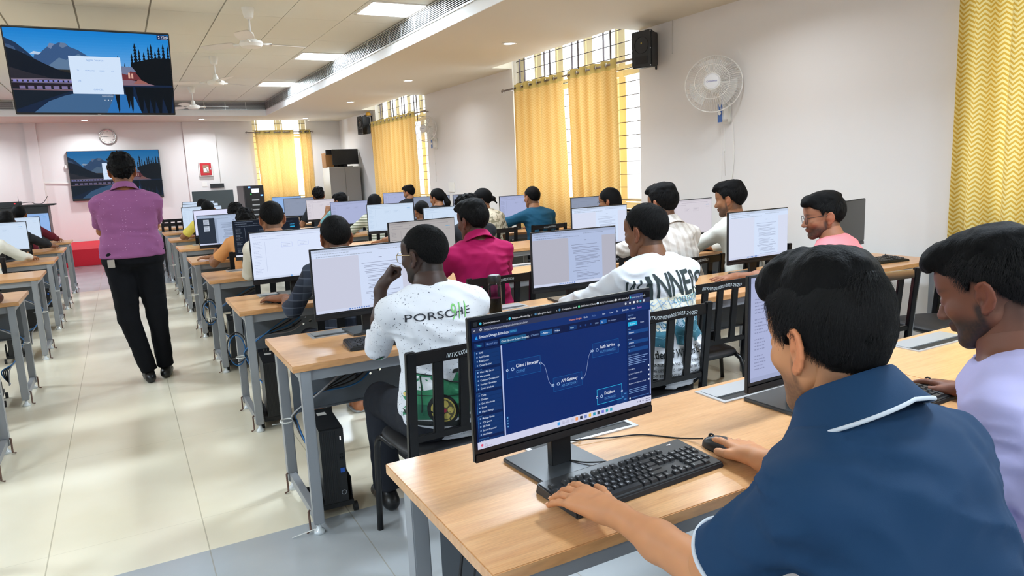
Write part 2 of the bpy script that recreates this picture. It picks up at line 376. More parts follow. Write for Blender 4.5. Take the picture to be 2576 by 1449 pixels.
m_steel = mat('grey_powder_steel', (146, 149, 153), 0.4, 0.15); m_panel = mat('dark_grey_panel', (92, 98, 104), 0.5)
m_black = mat('black_plastic', (22, 23, 25), 0.38); m_rub = mat('black_rubber', (14, 14, 15), 0.6); m_alu = mat('brushed_aluminium', (196, 200, 205), 0.32, 0.65)
m_clear = mat('clear_foot', (215, 220, 222), 0.15, spec=0.8)
def hole_panel(L, H, holes):
    cu = bpy.data.curves.new('p', 'CURVE'); cu.dimensions = '2D'; cu.fill_mode = 'BOTH'; cu.extrude = 0.0012; cu.resolution_u = 1
    def loop(P):
        s = cu.splines.new('POLY'); s.points.add(len(P)-1); s.use_cyclic_u = True
        for q, p in zip(s.points, P): q.co = (p[0], p[1], 0, 1)
    loop([(0, 0), (L, 0), (L, H), (0, H)])
    for x, y, r in holes: loop([(x+r*math.cos(2*math.pi*k/14), y+r*math.sin(2*math.pi*k/14)) for k in range(14)])
    o = bpy.data.objects.new('p', cu); COL.objects.link(o); me = o.to_mesh(); v = [tuple(q.co) for q in me.vertices]; f = [tuple(p.vertices) for p in me.polygons]
    o.to_mesh_clear(); bpy.data.objects.remove(o); return v, f
HL = [(0, 0, .008), (.035, -.05, .011), (.075, 0, .008), (.10, .02, .007), (.10, -.05, .006), (.115, -.005, .005), (.15, .02, .015), (.145, -.035, .011), (.185, -.012, .006), (.19, .055, .007), (.21, .03, .011), (.225, .09, .006)]
DESKS = {}
def desk_proto(L, leftend, rightend, hatches):
    t = empty('computer_desk', (0, 0, 0)); D = 0.62
    MB().box((0.0, 0, 0.722), (L, D, 0.75)).build('tabletop', [m_wood], t, bevel=0.002)
    sl = []
    if leftend: sl.append(0.03)
    if rightend: sl.append(L-0.075)
    if not leftend: sl.append(0.0+0.01)
    for x in sl:
        for y in (0.0+0.01, D-0.095):
            MB().box((x, y, 0.045), (x+0.045, y+0.035+(0.02 if y > .3 else 0), 0.722)).build('leg', m_steel, t, bevel=0.003)
            MB().lathe([(0.001, 0.0), (0.026, 0.0), (0.022, 0.014), (0.012, 0.02), (0.008, 0.045), (0.001, 0.045)], 14, M=Matrix.Translation((x+0.022, y+0.018, 0))).build('levelling_foot', m_clear, t, True)
        MB().box((x+0.006, 0.045, 0.05), (x+0.039, D-0.095, 0.09)).build('foot_beam', m_steel, t, bevel=0.002)
        MB().box((x, 0.045, 0.682), (x+0.045, D-0.095, 0.721)).build('side_rail', m_steel, t, bevel=0.002)
        if x == 0.01: continue
        e, q = (x, -1) if leftend and x == sl[0] else (x+0.045, 1)
        for y in (0.05, D-0.11): MB().tube([(e+q*0.002, y+0.03, 0.085), (e+q*0.010, y+0.01, 0.09), (e+q*0.011, y-0.005, 0.01), (e+q*0.028, y-0.01, 0.006)], 0.005, 6).build('floor_bracket', mat('rusty_bracket', (104, 78, 66), 0.7), t)
    MB().box((0.03, 0.03, 0.672), (L-0.03, 0.05, 0.72)).build('front_rail', m_steel, t)
    hs = []
    for hx in hatches: hs += [(hx-0.02+a-0.07, 0.17+b, r) for a, b, r in HL]
    v, f = hole_panel(L-0.12, 0.30, hs)
    MB().add([(x+0.07, 0.44-z, y+0.42) for x, y, z in v], f).bar((0.07, 0.435, 0.42), (L-0.05, 0.435, 0.42), 0.02, 0.008).build('modesty_panel', m_panel, t)
    for hx in hatches:
        h = MB(); a, b = hx-0.18, hx+0.18; y0, y1 = D-0.165, D-0.03
        for p, q in (((a, y0, .7495), (b, y0+.012, .7535)), ((a, y1-.012, .7495), (b, y1, .7535)), ((a, y0+.012, .7495), (a+.014, y1-.012, .7535)), ((b-.014, y0+.012, .7495), (b, y1-.012, .7535))): h.box(p, q)
        r = h.build('cable_hatch', m_alu, t)
        MB().box((a+.016, y0+.050, .7505), (b-.016, y1-.014, .7545)).build('flap', m_alu, r)
        MB().box((a+.0145, y0+.0125, .7495), (b-.0145, y0+.0495, .7508)).build('slot', m_rub, r)
    return t
def desk(x0, x1, yfar, le, re, hat, label, group):
    key = (round(x1-x0, 3), le, re, tuple(round(h-x0, 3) for h in hat))
    if key not in DESKS:
        DESKS[key] = desk_proto(x1-x0, le, re, key[3]); o = DESKS[key]; tag(o, label, 'desk', group); o.location = (x0, yfar-0.62, 0); return o
    return tree(DESKS[key], (x0, yfar-0.62, 0), 0, label=label, cat='desk', group=group)
RY = [1.73, 3.51, 4.97, 6.55, 8.08, 9.71, 11.3, 12.9, 14.4]
ORD = ['nearest', 'second', 'third', 'fourth', 'fifth', 'sixth', 'seventh', 'eighth', 'farthest']
XS = [0.53, 2.28, 3.63, 4.98]
for i, y in enumerate(RY):
    for j, w in enumerate(('aisle end', 'middle', 'window end')):
        h = [XS[j]+0.37+0.83*k for k in range(2)] if j == 0 else [XS[j]+0.48]
        if i == 0 and j == 0: h = [1.06, 1.76]
        desk(XS[j], XS[j+1], y, j == 0, j == 2, h, 'oak-topped grey steel desk, %s of the %s right-hand row' % (w, ORD[i]), 'desks in rows right of the aisle')
LY = [3.45, 4.97, 6.52, 8.07, 9.63, 11.11, 12.66]
LN = ['seventh from the front', 'nearest whole', 'second nearest', 'third nearest', 'fourth nearest', 'second farthest', 'farthest']
for i, y in enumerate(LY):
    for j in range(2):
        a = -2.45-1.75*j
        desk(a, a+1.75, y, False, j == 0, [a+1.2], 'oak-topped desk left of the aisle, %s, %s' % (LN[i], ('aisle end', 'wall side')[j]), 'desks in rows left of the aisle')
# chairs
m_chair = mat('black_painted_tube', (20, 20, 22), 0.32, 0.2); m_seat = mat('black_seat_pad', (24, 24, 27), 0.55, bump=(80, .1, .001)); m_chrome = mat('chrome', (215, 216, 220), 0.12, 1.0)
def chair_proto(chrome=False):
    t = empty('slat_back_chair', (0, 0, 0)); fm = m_chrome if chrome else m_chair; w = 0.215
    sm = MB()   # seat pad: rounded cushion
    def pad(u, v):
        a = 2*math.pi*u; cx, cy = math.cos(a), math.sin(a); n = 4.0; r = 1/((abs(cx)**n+abs(cy)**n)**(1/n))
        k = math.sin(math.pi*v)**0.35 if 0 < v < 1 else 0; z = 0.44+0.025*(1-math.cos(math.pi*v))
        return (cx*r*0.215*k, cy*r*0.215*k+0.01, z-0.012)
    sm.grid(pad, 40, 10).build('seat', m_seat, t, True)
    for s in (-1, 1):   # rear post runs from the seat up to the rail, slanting back
        MB().bar((s*w, -0.19, 0.40), (s*w, -0.235, 0.875), 0.038, 0.024, up=(0, 1, 0)).build('back_post', m_chair, t, bevel=0.004)
        if chrome: MB().bar((s*(w+.018), -0.192, 0.42), (s*(w+.018), -0.237, 0.875), 0.006, 0.02, up=(0, 1, 0)).build('chrome_strip', m_chrome, t)
        MB().tube([(s*0.19, 0.06, 0.425), (s*0.195, 0.17, 0.43), (s*0.2, 0.2, 0.415), (s*0.205, 0.212, 0.38), (s*0.21, 0.22, 0.2), (s*0.215, 0.225, 0.0)], 0.0135, 10).build('leg', fm, t, True)
        MB().tube([(s*0.19, -0.02, 0.425), (s*0.195, -0.15, 0.43), (s*0.2, -0.185, 0.41), (s*0.205, -0.20, 0.37), (s*0.21, -0.225, 0.2), (s*0.215, -0.24, 0.0)], 0.0135, 10).build('leg', fm, t, True)
    yb = lambda z: -0.19-0.045*(z-0.40)/0.475
    MB().bar((-w+.012, yb(.845), .845), (w-.012, yb(.845), .845), 0.014, 0.05).build('top_rail', m_chrome if chrome else m_chair, t, bevel=.004)
    MB().bar((-w+.012, yb(.535), .535), (w-.012, yb(.535), .535), 0.016, 0.028).build('lower_rail', m_chair, t, bevel=.004)
    for k in range(3):
        x = -w+0.43*(k+1)/4; MB().bar((x, yb(.54), .54), (x, yb(.825), .825), 0.014, 0.042, up=(1, 0, 0)).build('slat', m_chair, t, bevel=.003)
    MB().bar((-0.2, -.13, .424), (.2, -.13, .424), .012, .02).bar((-.19, .15, .424), (.19, .15, .424), .02, .02).build('seat_frame', fm, t)
    return t
ch0 = chair_proto(); chc = chair_proto(True); USED = {}
def chair(x, y, rz, label, group='slat-back chairs', chrome=False, code=None):
    p = chc if chrome else ch0
    if p.name not in USED: o = p; USED[p.name] = 1; o.location = (x, y, 0); o.rotation_euler = (0, 0, rz); tag(o, label, 'chair', group)
    else: o = tree(p, (x, y, 0), rz, label=label, cat='chair', group=group)
    if code: CODES.append((o, code))
    return o
CODES = []
def chair_codes():
    ink = mat('white_marker_ink', (200, 210, 215), 0.6)
    for o, c in CODES:
        v, f = text_geo(c, 0.023, 'CENTER', 0.0, 0.25); mb = MB()
        mb.add([(p[0], -0.2425-(p[2]+.0), 0.835+p[1]+0.004*math.sin(p[0]*37)) for p in v], f); a = mb.build('painted_code', ink, o)
# monitors
m_bez = mat('monitor_bezel', (24, 25, 28), 0.35); m_base = mat('monitor_stand_grey', (62, 66, 70), 0.3, 0.4)
ART = {}
random.seed(8)
def lines(x0, x1, y0, y1, n, jit=.5, h=None, ind=.0):
    out = []; dy = (y1-y0)/n
    for i in range(n):
        y = y1-(i+.7)*dy
        if random.random() < .07: continue
        a = x0+(ind if random.random() < .7 else 0); out.append((a, y, a+(x1-a)*(1-jit*random.random()**2), y+(h or dy*.42)))
    return out
def words(x0, x1, y, h, seed=0):
    r = random.Random(seed); x = x0; out = []
    while x < x1: w = r.uniform(.006, .02); out.append((x, y, min(x+w, x1), y+h)); x += w+.004
    return out
H = 0.5625
def a_doc(bg, page, ink, side=None):
    a = Art(); a.rect(0, 0, 1, H, bg); a.rect(0, H-.028, 1, H, tuple(int(v*.93) for v in page)); a.rect(0, H-.05, 1, H-.028, page); a.rect(0, H-.075, 1, H-.05, page)
    a.rects(words(.03, .2, H-.02, .008, 1)+words(.27, .42, H-.02, .008, 2)+words(.03, .34, H-.043, .007, 3)+words(.6, .85, H-.043, .007, 4)+words(.04, .55, H-.067, .008, 5), tuple(int(v*.82) for v in page))
    x0, x1 = (.42, .83) if side != 'thumb' else (.34, .95)
    a.rect(x0, .026, x1, H-.075, page)
    if side == 'thumb':
        a.rect(0, .026, .3, H-.05, (38, 48, 62)); 
        for k in (0, 1): a.rect(.1, H-.18-.12*k, .2, H-.08-.12*k, (190, 200, 215)); a.rects(lines(.11, .19, H-.17-.12*k, H-.09-.12*k, 6, .4), (120, 130, 150))
    a.rects([((x0+x1)/2-.015, H-.115, (x0+x1)/2+.015, H-.108)], ink)
    w = x1-x0; rr = []
    for p, q, i0 in ((.40, .42, .06), (.365, .39, .09), (.31, .355, .12), (.235, .295, .16), (.16, .225, .18), (.125, .15, .12), (.06, .115, .2), (.03, .05, .2)):
        n = max(1, int((q-p)/.0115)); rr += lines(x0+w*i0, x0+w*.92, p, q, n, .5, .0036, w*.02)
    a.rects(rr, ink); a.rect(0, 0, 1, .026, (205, 212, 235)); a.rects([(.30+.022*k, .007, .313+.022*k, .019) for k in range(9)], (90, 130, 200)); return a
def a_diag(bg, ink, box, dark=False, nodesxy=((.36, .37), (.56, .375))):
    a = Art(); a.rect(0, 0, 1, H, bg); 
    if not dark: a.rect(0, H-.03, 1, H, tuple(int(v*.95) for v in bg))
    a.rects(words(.03, .3, H-.02, .007, 7)+words(.03, .2, H-.052, .009, 8)+words(.3, .9, H-.052, .007, 9)+words(.05, .4, H-.085, .006, 10), ink)
    for k in range(22):
        if k in (5, 11, 16): continue
        a.rects(words(.03, random.uniform(.08, .13), H-.12-.018*k, .006, 20+k), ink)
    a.rect(.165, .09, .169, H-.11, ink)
    a.rects(words(.86, .93, H-.1, .009, 55), (60, 160, 215)); a.rect(.86, H-.14, .93, H-.125, (40, 170, 220) if dark else tuple(int(v*.97) for v in bg))
    for x, y in nodesxy: a.frame(x, y, x+.13, y+.055, .002, box); a.rects(words(x+.025, x+.11, y+.032, .008, 60)+words(x+.025, x+.08, y+.016, .006, 61), ink)
    a.rect(0, 0, 1, .024, (225, 228, 240) if dark else tuple(int(v*.94) for v in bg)); a.disc(.45, .012, .008, (60, 140, 220), 8); return a
ART['doc'] = a_doc((200, 203, 222), (208, 220, 245), (138, 145, 170)); ART['doc_dim'] = a_doc((178, 178, 192), (176, 190, 222), (118, 124, 150))
ART['doc_thumb'] = a_doc((150, 165, 190), (172, 188, 215), (80, 90, 115), 'thumb'); ART['doc_pale'] = a_doc((214, 220, 240), (212, 226, 250), (150, 158, 185))
ART['diag'] = a_diag((218, 228, 250), (190, 200, 228), (150, 165, 230)); ART['diag_blue'] = a_diag((205, 222, 243), (178, 200, 226), (190, 205, 230)); ART['diag_grey'] = a_diag((176, 172, 172), (146, 143, 148), (176, 172, 172))
ART['diag_lilac'] = a_diag((170, 178, 214), (140, 146, 180), (165, 170, 205)); ART['diag_dark'] = a_diag((12, 20, 34), (110, 120, 136), (40, 60, 80), True); ART['diag_pink'] = a_diag((214, 208, 216), (180, 172, 185), (190, 180, 190)); ART['grey'] = a_diag((140, 150, 172), (130, 140, 160), (130, 140, 160))
ART['white'] = Art().rect(0, 0, 1, H, (222, 224, 250)).rect(0, 0, 1, .024, (200, 208, 240)); ART['blue'] = a_diag((146, 182, 232), (110, 150, 210), (146, 182, 232))
ART['off'] = Art().rect(0, 0, 1, H, (26, 30, 31))
def hero_art():
    a = Art(); T = lambda x, y: (x, H-y); hue = (8, 40, 104)
    R = lambda x0, y0, x1, y1, c: a.rect(x0, H-y1, x1, H-y0, c)
    def Tx(x, y, t, s, c, **k): k.setdefault('sx', .84); a.text(x, H-y, t, s, c, **k)
    R(0, 0, 1, H, hue); R(0, 0, 1, .032, (8, 10, 14)); R(0, .032, 1, .056, (44, 52, 84)); R(0, .056, 1, .09, (10, 44, 108)); R(0, .09, 1, .125, (6, 22, 66))
    R(.01, .008, .028, .026, (40, 46, 52))
    for x, t, c in ((.045, 'Customize your browser', (60, 190, 220)), (.19, 'Welcome to Microsoft Edge', (60, 190, 220)), (.325, 'online games - Search', (70, 120, 160)), (.455, 'UI instagram line - Search', (70, 120, 160)), (.565, 'DMS Section | VIT Kottayam', (80, 200, 140)), (.675, '(ES212) Transformation | UG', (210, 230, 250)), (.785, 'LAB 1 23-nov-25.pdf', (230, 230, 230))):
        a.disc(x, H-.018, .006, c, 10); Tx(x+.012, .022, t, .0108, (225, 228, 235), bold=.003, sx=.76); Tx(x+.112 if x > .05 else x+.13, .022, 'x', .012, (210, 210, 215))
    R(.868, .004, .955, .033, (44, 60, 110)); a.disc(.876, H-.019, .005, (60, 200, 220), 10); Tx(.884, .023, 'System Design Simulator', .0105, (190, 205, 225)); Tx(.962, .022, '+', .016, (220, 225, 230))
    Tx(.01, .051, '<', .018, (225, 228, 235), bold=.003); a.disc(.045, H-.044, .006, (210, 215, 225), 12); a.disc(.045, H-.044, .004, (44, 52, 84), 12); Tx(.062, .05, 'https://www.systemdesignsimulator.in/simulator', .0135, (190, 196, 212), bold=.002)
    for k, x in enumerate((.845, .872, .898, .92, .94, .962)): a.disc(x, H-.044, .006, ((200, 205, 215), (200, 205, 215), (240, 240, 245), (190, 195, 205), (70, 170, 200), (200, 205, 220))[k], 10)
    a.poly([T(.022, .068), T(.029, .083), T(.015, .083)], (40, 150, 235)); Tx(.035, .08, 'System Design Simulator', .018, (225, 235, 250), bold=.006)
    R(.185, .067, .225, .082, (20, 80, 140)); Tx(.19, .078, 'PROFILES', .009, (90, 190, 230))
    for x, t, c in ((.55, 'Unsaved changes', (225, 150, 120)), (.635, 'Undo', (200, 215, 240)), (.685, 'Redo', (90, 120, 170)), (.745, 'Save', (200, 215, 240)), (.79, 'Load', (200, 215, 240)), (.832, 'Fit', (200, 215, 240)), (.868, 'Examples', (200, 215, 240)), (.925, 'Share', (200, 215, 240)), (.962, 'Export', (190, 120, 220))): Tx(x-.045, .077, t, .0125, c, bold=.003)
    R(.01, .1, .055, .12, (12, 44, 100)); Tx(.02, .114, 'Trace', .0125, (90, 210, 240), bold=.005); R(.06, .1, .125, .12, (12, 44, 100)); Tx(.068, .114, 'Monte Carlo', .0125, (120, 150, 200), bold=.002)
    R(.135, .098, .27, .122, (20, 84, 130)); Tx(.142, .115, 'Client / Browser (Client / Browser)', .0118, (225, 240, 250), bold=.004)
    Tx(.295, .114, 'SCENARIO', .0105, (130, 165, 215)); R(.345, .098, .41, .122, (24, 88, 150)); Tx(.352, .114, '-- None --', .0125, (235, 242, 250), bold=.005); R(.418, .1, .452, .12, (12, 52, 110)); Tx(.424, .114, '+ New', .012, (230, 240, 250), bold=.004)
    R(.505, .1, .548, .12, (12, 52, 110)); Tx(.512, .114, 'Start', .012, (180, 220, 240), bold=.004)
    for x in (.57, .60, .63): a.disc(x, H-.11, .005, (30, 66, 130), 8)
    Tx(.655, .114, 'SPEED', .0095, (150, 180, 220)); R(.685, .1, .725, .12, (24, 88, 160)); Tx(.692, .114, '1x', .012, (235, 242, 250)); Tx(.735, .114, 'No simulation', .0105, (150, 170, 210))
    R(0, .125, .145, H-.03, (7, 30, 78)); y = .142
    for g, its in (('', ['WAF', 'Auth Service', 'Rate Limiter', 'Circuit Breaker']), ('COMPUTE', ['Web / App Server', 'Microservice', 'Container Orchestrator', 'Function / Serverless', 'Cron / Scheduler']), ('DATA', ['Cache', 'Database', 'Data Warehouse', 'Search', 'Object Storage']), ('ASYNC', ['Message Queue', 'SQS Queue', 'SES Email', 'Stream Processor', 'Notification']), ('OBSERVABILITY', ['Monitoring', 'Logging / Alerting'])):
        if g: Tx(.008, y+.005, g, .0085, (80, 140, 200)); y += .012
        for t in its:
            R(.008, y-.009, .132, y+.008, (13, 50, 106)); R(.008, y-.009, .0095, y+.008, (40, 120, 190)); a.disc(.02, H-y, .0035, (150, 180, 220), 6); Tx(.03, y+.004, t, .0112, (215, 228, 245), bold=.004); y += .0179
    R(.137, .128, .144, H-.032, (176, 188, 228)); R(.15, .50-.052, .162, .50-.0, (16, 60, 116))
    for k in range(4): a.disc(.156, H-(.455+.0135*k), .003, (110, 170, 220), 6)
    R(.778, .478, .845, H-.035, (14, 56, 118))
    for x, y in ((.785, .488), (.805, .498), (.822, .484), (.822, .512)): R(x, y, x+.016, y+.006, (60, 120, 180))
    def node(x, y, w, h, t, st, c, glow=False):
        R(x, y, x+w, y+h, (12, 48, 112)); a.frame(x, H-y-h, x+w, H-y, .0022 if glow else .0014, c); a.disc(x+.028, H-y-h*.5, .008, (170, 195, 230), 12); a.disc(x+.028, H-y-h*.5, .005, (12, 48, 112), 12)
        Tx(x+.045, y+h*.45, t, .022, (232, 238, 250), bold=.006, sx=.8); Tx(x+.045, y+h*.78, st, .017, (80, 140, 200))
        for cx in (x, x+w): a.disc(cx, H-y-h/2, .006, (190, 210, 240), 14); a.disc(cx, H-y-h/2, .0035, (8, 40, 104), 14)
    def bez(p, q):
        a.line([(p[0]*(1-t)**3+3*(p[0]+.04)*(1-t)**2*t+3*(q[0]-.04)*(1-t)*t*t+q[0]*t**3, H-(p[1]*(1-t)**3+3*p[1]*(1-t)**2*t+3*q[1]*(1-t)*t*t+q[1]*t**3)) for t in [i/20 for i in range(21)]], .0016, (160, 180, 215)); a.poly([T(*q), T(q[0]-.01, q[1]-.007), T(q[0]-.01, q[1]+.007)], (150, 175, 215))
    node(.165, .205, .175, .075, 'Client / Browser', 'CLIENT', (20, 96, 160)); node(.405, .325, .165, .065, 'API Gateway', 'API-GATEWAY', (20, 96, 160)); node(.635, .205, .16, .068, 'Auth Service', 'AUTH-SERVICE', (20, 96, 160)); node(.655, .432, .155, .075, 'Database', 'DATABASE', (50, 180, 225), True)
    bez((.34, .2425), (.405, .3575)); bez((.57, .3575), (.635, .239))
    R(.845, .09, 1, H-.03, (9, 34, 88)); 
    Tx(.855, .108, 'INSPECTOR', .0085, (120, 160, 210)); a.disc(.862, H-.122, .004, (200, 220, 240), 8); Tx(.872, .125, 'Database', .011, (225, 235, 250), bold=.004)
    R(.855, .137, .915, .157, (30, 170, 215)); Tx(.868, .151, 'Properties', .0098, (200, 240, 250)); Tx(.935, .151, 'Default', .0098, (190, 205, 230))
    y = .175
    for t, v in (('LABEL', 'Database'), ('', ''), ('ENGINE', 'postgres'), ('MAX REPLICAS', '1')):
        if t: Tx(.855, y, t, .008, (120, 165, 215)); R(.855, y+.006, .985, y+.024, (18, 68, 132)); Tx(.86, y+.019, v, .011, (225, 235, 250), bold=.003)
        y += .038 if t else .012
    Tx(.855, y+.004, 'PAGE SIMPLE INSIGHTS', .008, (130, 165, 210)); a.rects([(.855, H-(y+.014+.009*k), .855+.125-.02*(k % 3), H-(y+.0105+.009*k)) for k in range(5)], (120, 150, 200)); y += .075
    for k, t in enumerate(('Reset Metrics', 'LATENCY CHANNEL (MS)', 'Structured failover', 'Bypassed cache (dependency failure)')): Tx(.855, y+.024*k, t, .009, (190, 205, 230), bold=.002); R(.982, y+.024*k-.008, .99, y+.024*k, (220, 228, 240))
    y += .1; a.rects([(.855, H-(y+.009*k), .97, H-(y-.003+.009*k)) for k in range(3)], (110, 145, 195))
    for k, f in ((0, .02), (1, .62)): R(.858, y+.04+.022*k, .985, y+.044+.022*k, (60, 100, 160)); R(.858, y+.04+.022*k, .858+.127*f, y+.044+.022*k, (60, 190, 230)); a.disc(.858+.127*f, H-(y+.042+.022*k), .005, (210, 235, 250), 10)
    R(.992, .094, .999, H-.04, (150, 165, 215))
    R(0, H-.032, 1, H, (206, 208, 232)); a.disc(.022, .016, .006, (220, 90, 120), 10); Tx(.033, H-.013, '23°C', .009, (120, 90, 120)); Tx(.033, H-.005, 'Mostly cloudy', .008, (140, 120, 150))
    for k, c in enumerate(((70, 160, 230), (190, 190, 215), (190, 190, 215), (190, 190, 215), (240, 160, 110), (40, 50, 70), (110, 130, 190), (235, 190, 90), (40, 150, 180), (60, 70, 90), (110, 120, 210), (50, 160, 170), (60, 160, 190))): R(.42+.026*k, H-.024, .435+.026*k, H-.009, c)
    Tx(.45, H-.011, 'Search', .01, (150, 150, 175)); a.rects([(.905+.018*k, .013, .913+.018*k, .019) for k in range(3)]+[(.963, .018, .992, .022), (.963, .008, .992, .012)], (120, 120, 150))
    return a
ART['hero'] = hero_art()
ARTM = {}
GRP_MON = 'flat monitors on the desks'
def monitor(x, y, rz, art, label, zb=0.845, w=0.54):
    """x,y: centre of the panel's front face"""
    hgt = 0.335; t = empty('computer_monitor', (x, y, 0.75), rz, label, 'monitor', GRP_MON); z = zb-0.75; W2 = w/2
    key = ('m', w, round(z, 3))
    if key not in ARTM:
        a = MB().box((-W2, 0, z), (W2, 0.012, z+hgt)).box((-W2, -0.003, z), (W2, 0, z+0.02)).box((-0.2, 0.012, z+.04), (.2, 0.035, z+.25)).build('panel', m_bez, t, bevel=.002)
        b = MB().box((-0.03, 0.04, 0.01), (0.03, 0.062, z+0.16)).box((-.03, .03, z+.1), (.03, .045, z+.16)).build('stand_neck', m_black, t, bevel=.002)
        c = MB().box((-0.1, -0.02, 0.0), (0.1, 0.165, 0.012)).build('stand_base', m_base, t, bevel=.003)
        ARTM[key] = (a.data, b.data, c.data)
    else:
        for n, me in zip(('panel', 'stand_neck', 'stand_base'), ARTM[key]): o = bpy.data.objects.new(n, me); COL.objects.link(o); o.parent = t
    sw = w-0.012; ak = (art, w, round(z, 3))
    if ak not in ARTM:
        ARTM[ak] = ART[art].flat('screen', sw, t, M=Matrix.Translation((-sw/2, -0.0035, z+hgt-0.006-sw*H)), material=(m_offs if art == 'off' else None)).data
    else: o = bpy.data.objects.new('screen', ARTM[ak]); COL.objects.link(o); o.parent = t
    return t
m_offs = mat('dark_unlit_screen', (30, 34, 35), 0.25)
R_ = math.radians
HY = lambda r: RY[r-1]
MON = [
 # row, xc, y, yaw(deg), art, zb, label
 (1, .903, 1.405, 3.8, 'hero', .848, 'nearest computer monitor showing a dark blue system diagram with linked boxes'),
 (1, 1.75, 1.39, 2, 'diag_lilac', .848, 'monitor half hidden behind the head of the man in the navy polo'),
 (2, .995, 3.29, 3, 'doc', .845, 'monitor showing a text page beside the man in the white printed shirt'),
 (2, 2.18, 3.29, -4, 'doc_dim', .825, 'monitor with a pale text page in front of the man in the WINNERS shirt'),
 (2, 3.58, 3.26, 0, 'doc_pale', .84, 'monitor with pale page, left of the man in the pink T-shirt'),
 (2, 4.50, 3.28, 14, 'off', .845, 'switched-off black monitor behind the man in the pink T-shirt'),
 (3, .95, 4.74, 2, 'diag', .845, 'monitor with white diagram page beside the man in the plaid shirt'),
 (3, 1.84, 4.70, 9, 'diag_grey', .845, 'monitor with greyish page in front of the man in the maroon shirt'),
 (3, 3.40, 4.75, -2, 'doc_pale', .84, 'bright monitor behind and left of the WINNERS shirt man'),
 (3, 4.36, 4.74, 3, 'diag_pink', .84, 'monitor between the two men in white shirts'),
 (4, 1.06, 6.30, -8, 'diag_dark', .845, 'monitor with a dark page behind the man in the cream shirt'),
 (4, 2.75, 6.30, 0, 'diag_blue', .845, 'monitor with pale page partly hidden by the maroon shirt man'),
 (4, 4.40, 6.30, 4, 'grey', .845, 'dim monitor behind the person with round glasses'),
 (5, .92, 7.83, -6, 'doc_thumb', .845, 'monitor with a grey page and dark thumbnail strip, beside the aisle'),
 (5, 2.69, 7.83, -8, 'diag_blue', .845, 'bright white monitor in front of the person in the striped top'),
 (5, 4.38, 7.83, -6, 'diag_lilac', .845, 'lilac monitor in front of the man in the teal T-shirt'),
 (6, 1.02, 9.46, 3, 'white', .845, 'blank lilac-white monitor behind the thumbnail-page monitor'),
 (6, 2.70, 9.46, -8, 'diag_lilac', .845, 'bright lilac monitor left of the person in the striped top'),
 (6, 4.47, 9.46, 0, 'grey', .845, 'small dim monitor behind the woman with the floral top'),
 (6, 3.87, 9.46, -6, 'grey', .845, 'dim monitor behind the woman with the ponytail'),
 (7, 1.00, 11.05, 3, 'diag_blue', .845, 'far pale blue monitor beside the aisle, near the black chair frames'),
 (7, 2.74, 11.05, -6, 'diag_pink', .845, 'pinkish monitor below the curly-haired man near the front cupboard'),
 (8, 1.13, 12.65, 0, 'diag_blue', .845, 'bright monitor edge seen beside a far round head near the aisle'),
 (8, 2.72, 12.65, -8, 'grey', .845, 'grey-blue monitor in front of the narrow front window'),
 (8, 4.50, 12.65, -6, 'diag_lilac', .845, 'violet monitor in front of the far yellow curtain'),
 (9, 1.24, 14.15, 0, 'diag_blue', .845, 'farthest bright monitor near the aisle'),
 (9, 2.80, 14.15, -4, 'blue', .845, 'farthest light blue monitor under the front curtain'),
]
mobj = []
for r, x, y, a, art, zb, lb in MON: mobj.append(monitor(x, y, R_(a), art, lb, zb))
for y, x, art, lb in ((9.38, -1.2, 'diag_blue', 'left-hand pale monitor nearest the camera, cut by the picture edge'), (10.86, -1.2, 'diag_blue', 'left-hand monitor behind the nearest left one, black sleeve below it'), (12.4, -1.21, 'blue', 'left-hand light blue monitor farthest away, maroon sleeve below it')):
    monitor(x, y, 0, art, lb)
S2 = empty('spare_monitor', (1.62, 15.3, 0.75), 0, 'large switched-off dark display standing near the front wall, left of the rack', 'monitor')
MB().box((-.38, 0, .11), (.38, .03, .6)).box((-.05, .03, .0), (.05, .06, .3)).box((-.18, -.08, 0), (.18, .14, .012)).build('panel', mat('dark_display', (52, 60, 62), .4), S2, bevel=.003)
# a desk for it
desk(0.53, 2.28, 15.7, True, True, [0.9, 1.73], 'oak-topped desk nearest the red platform, right of the aisle', 'desks in rows right of the aisle')
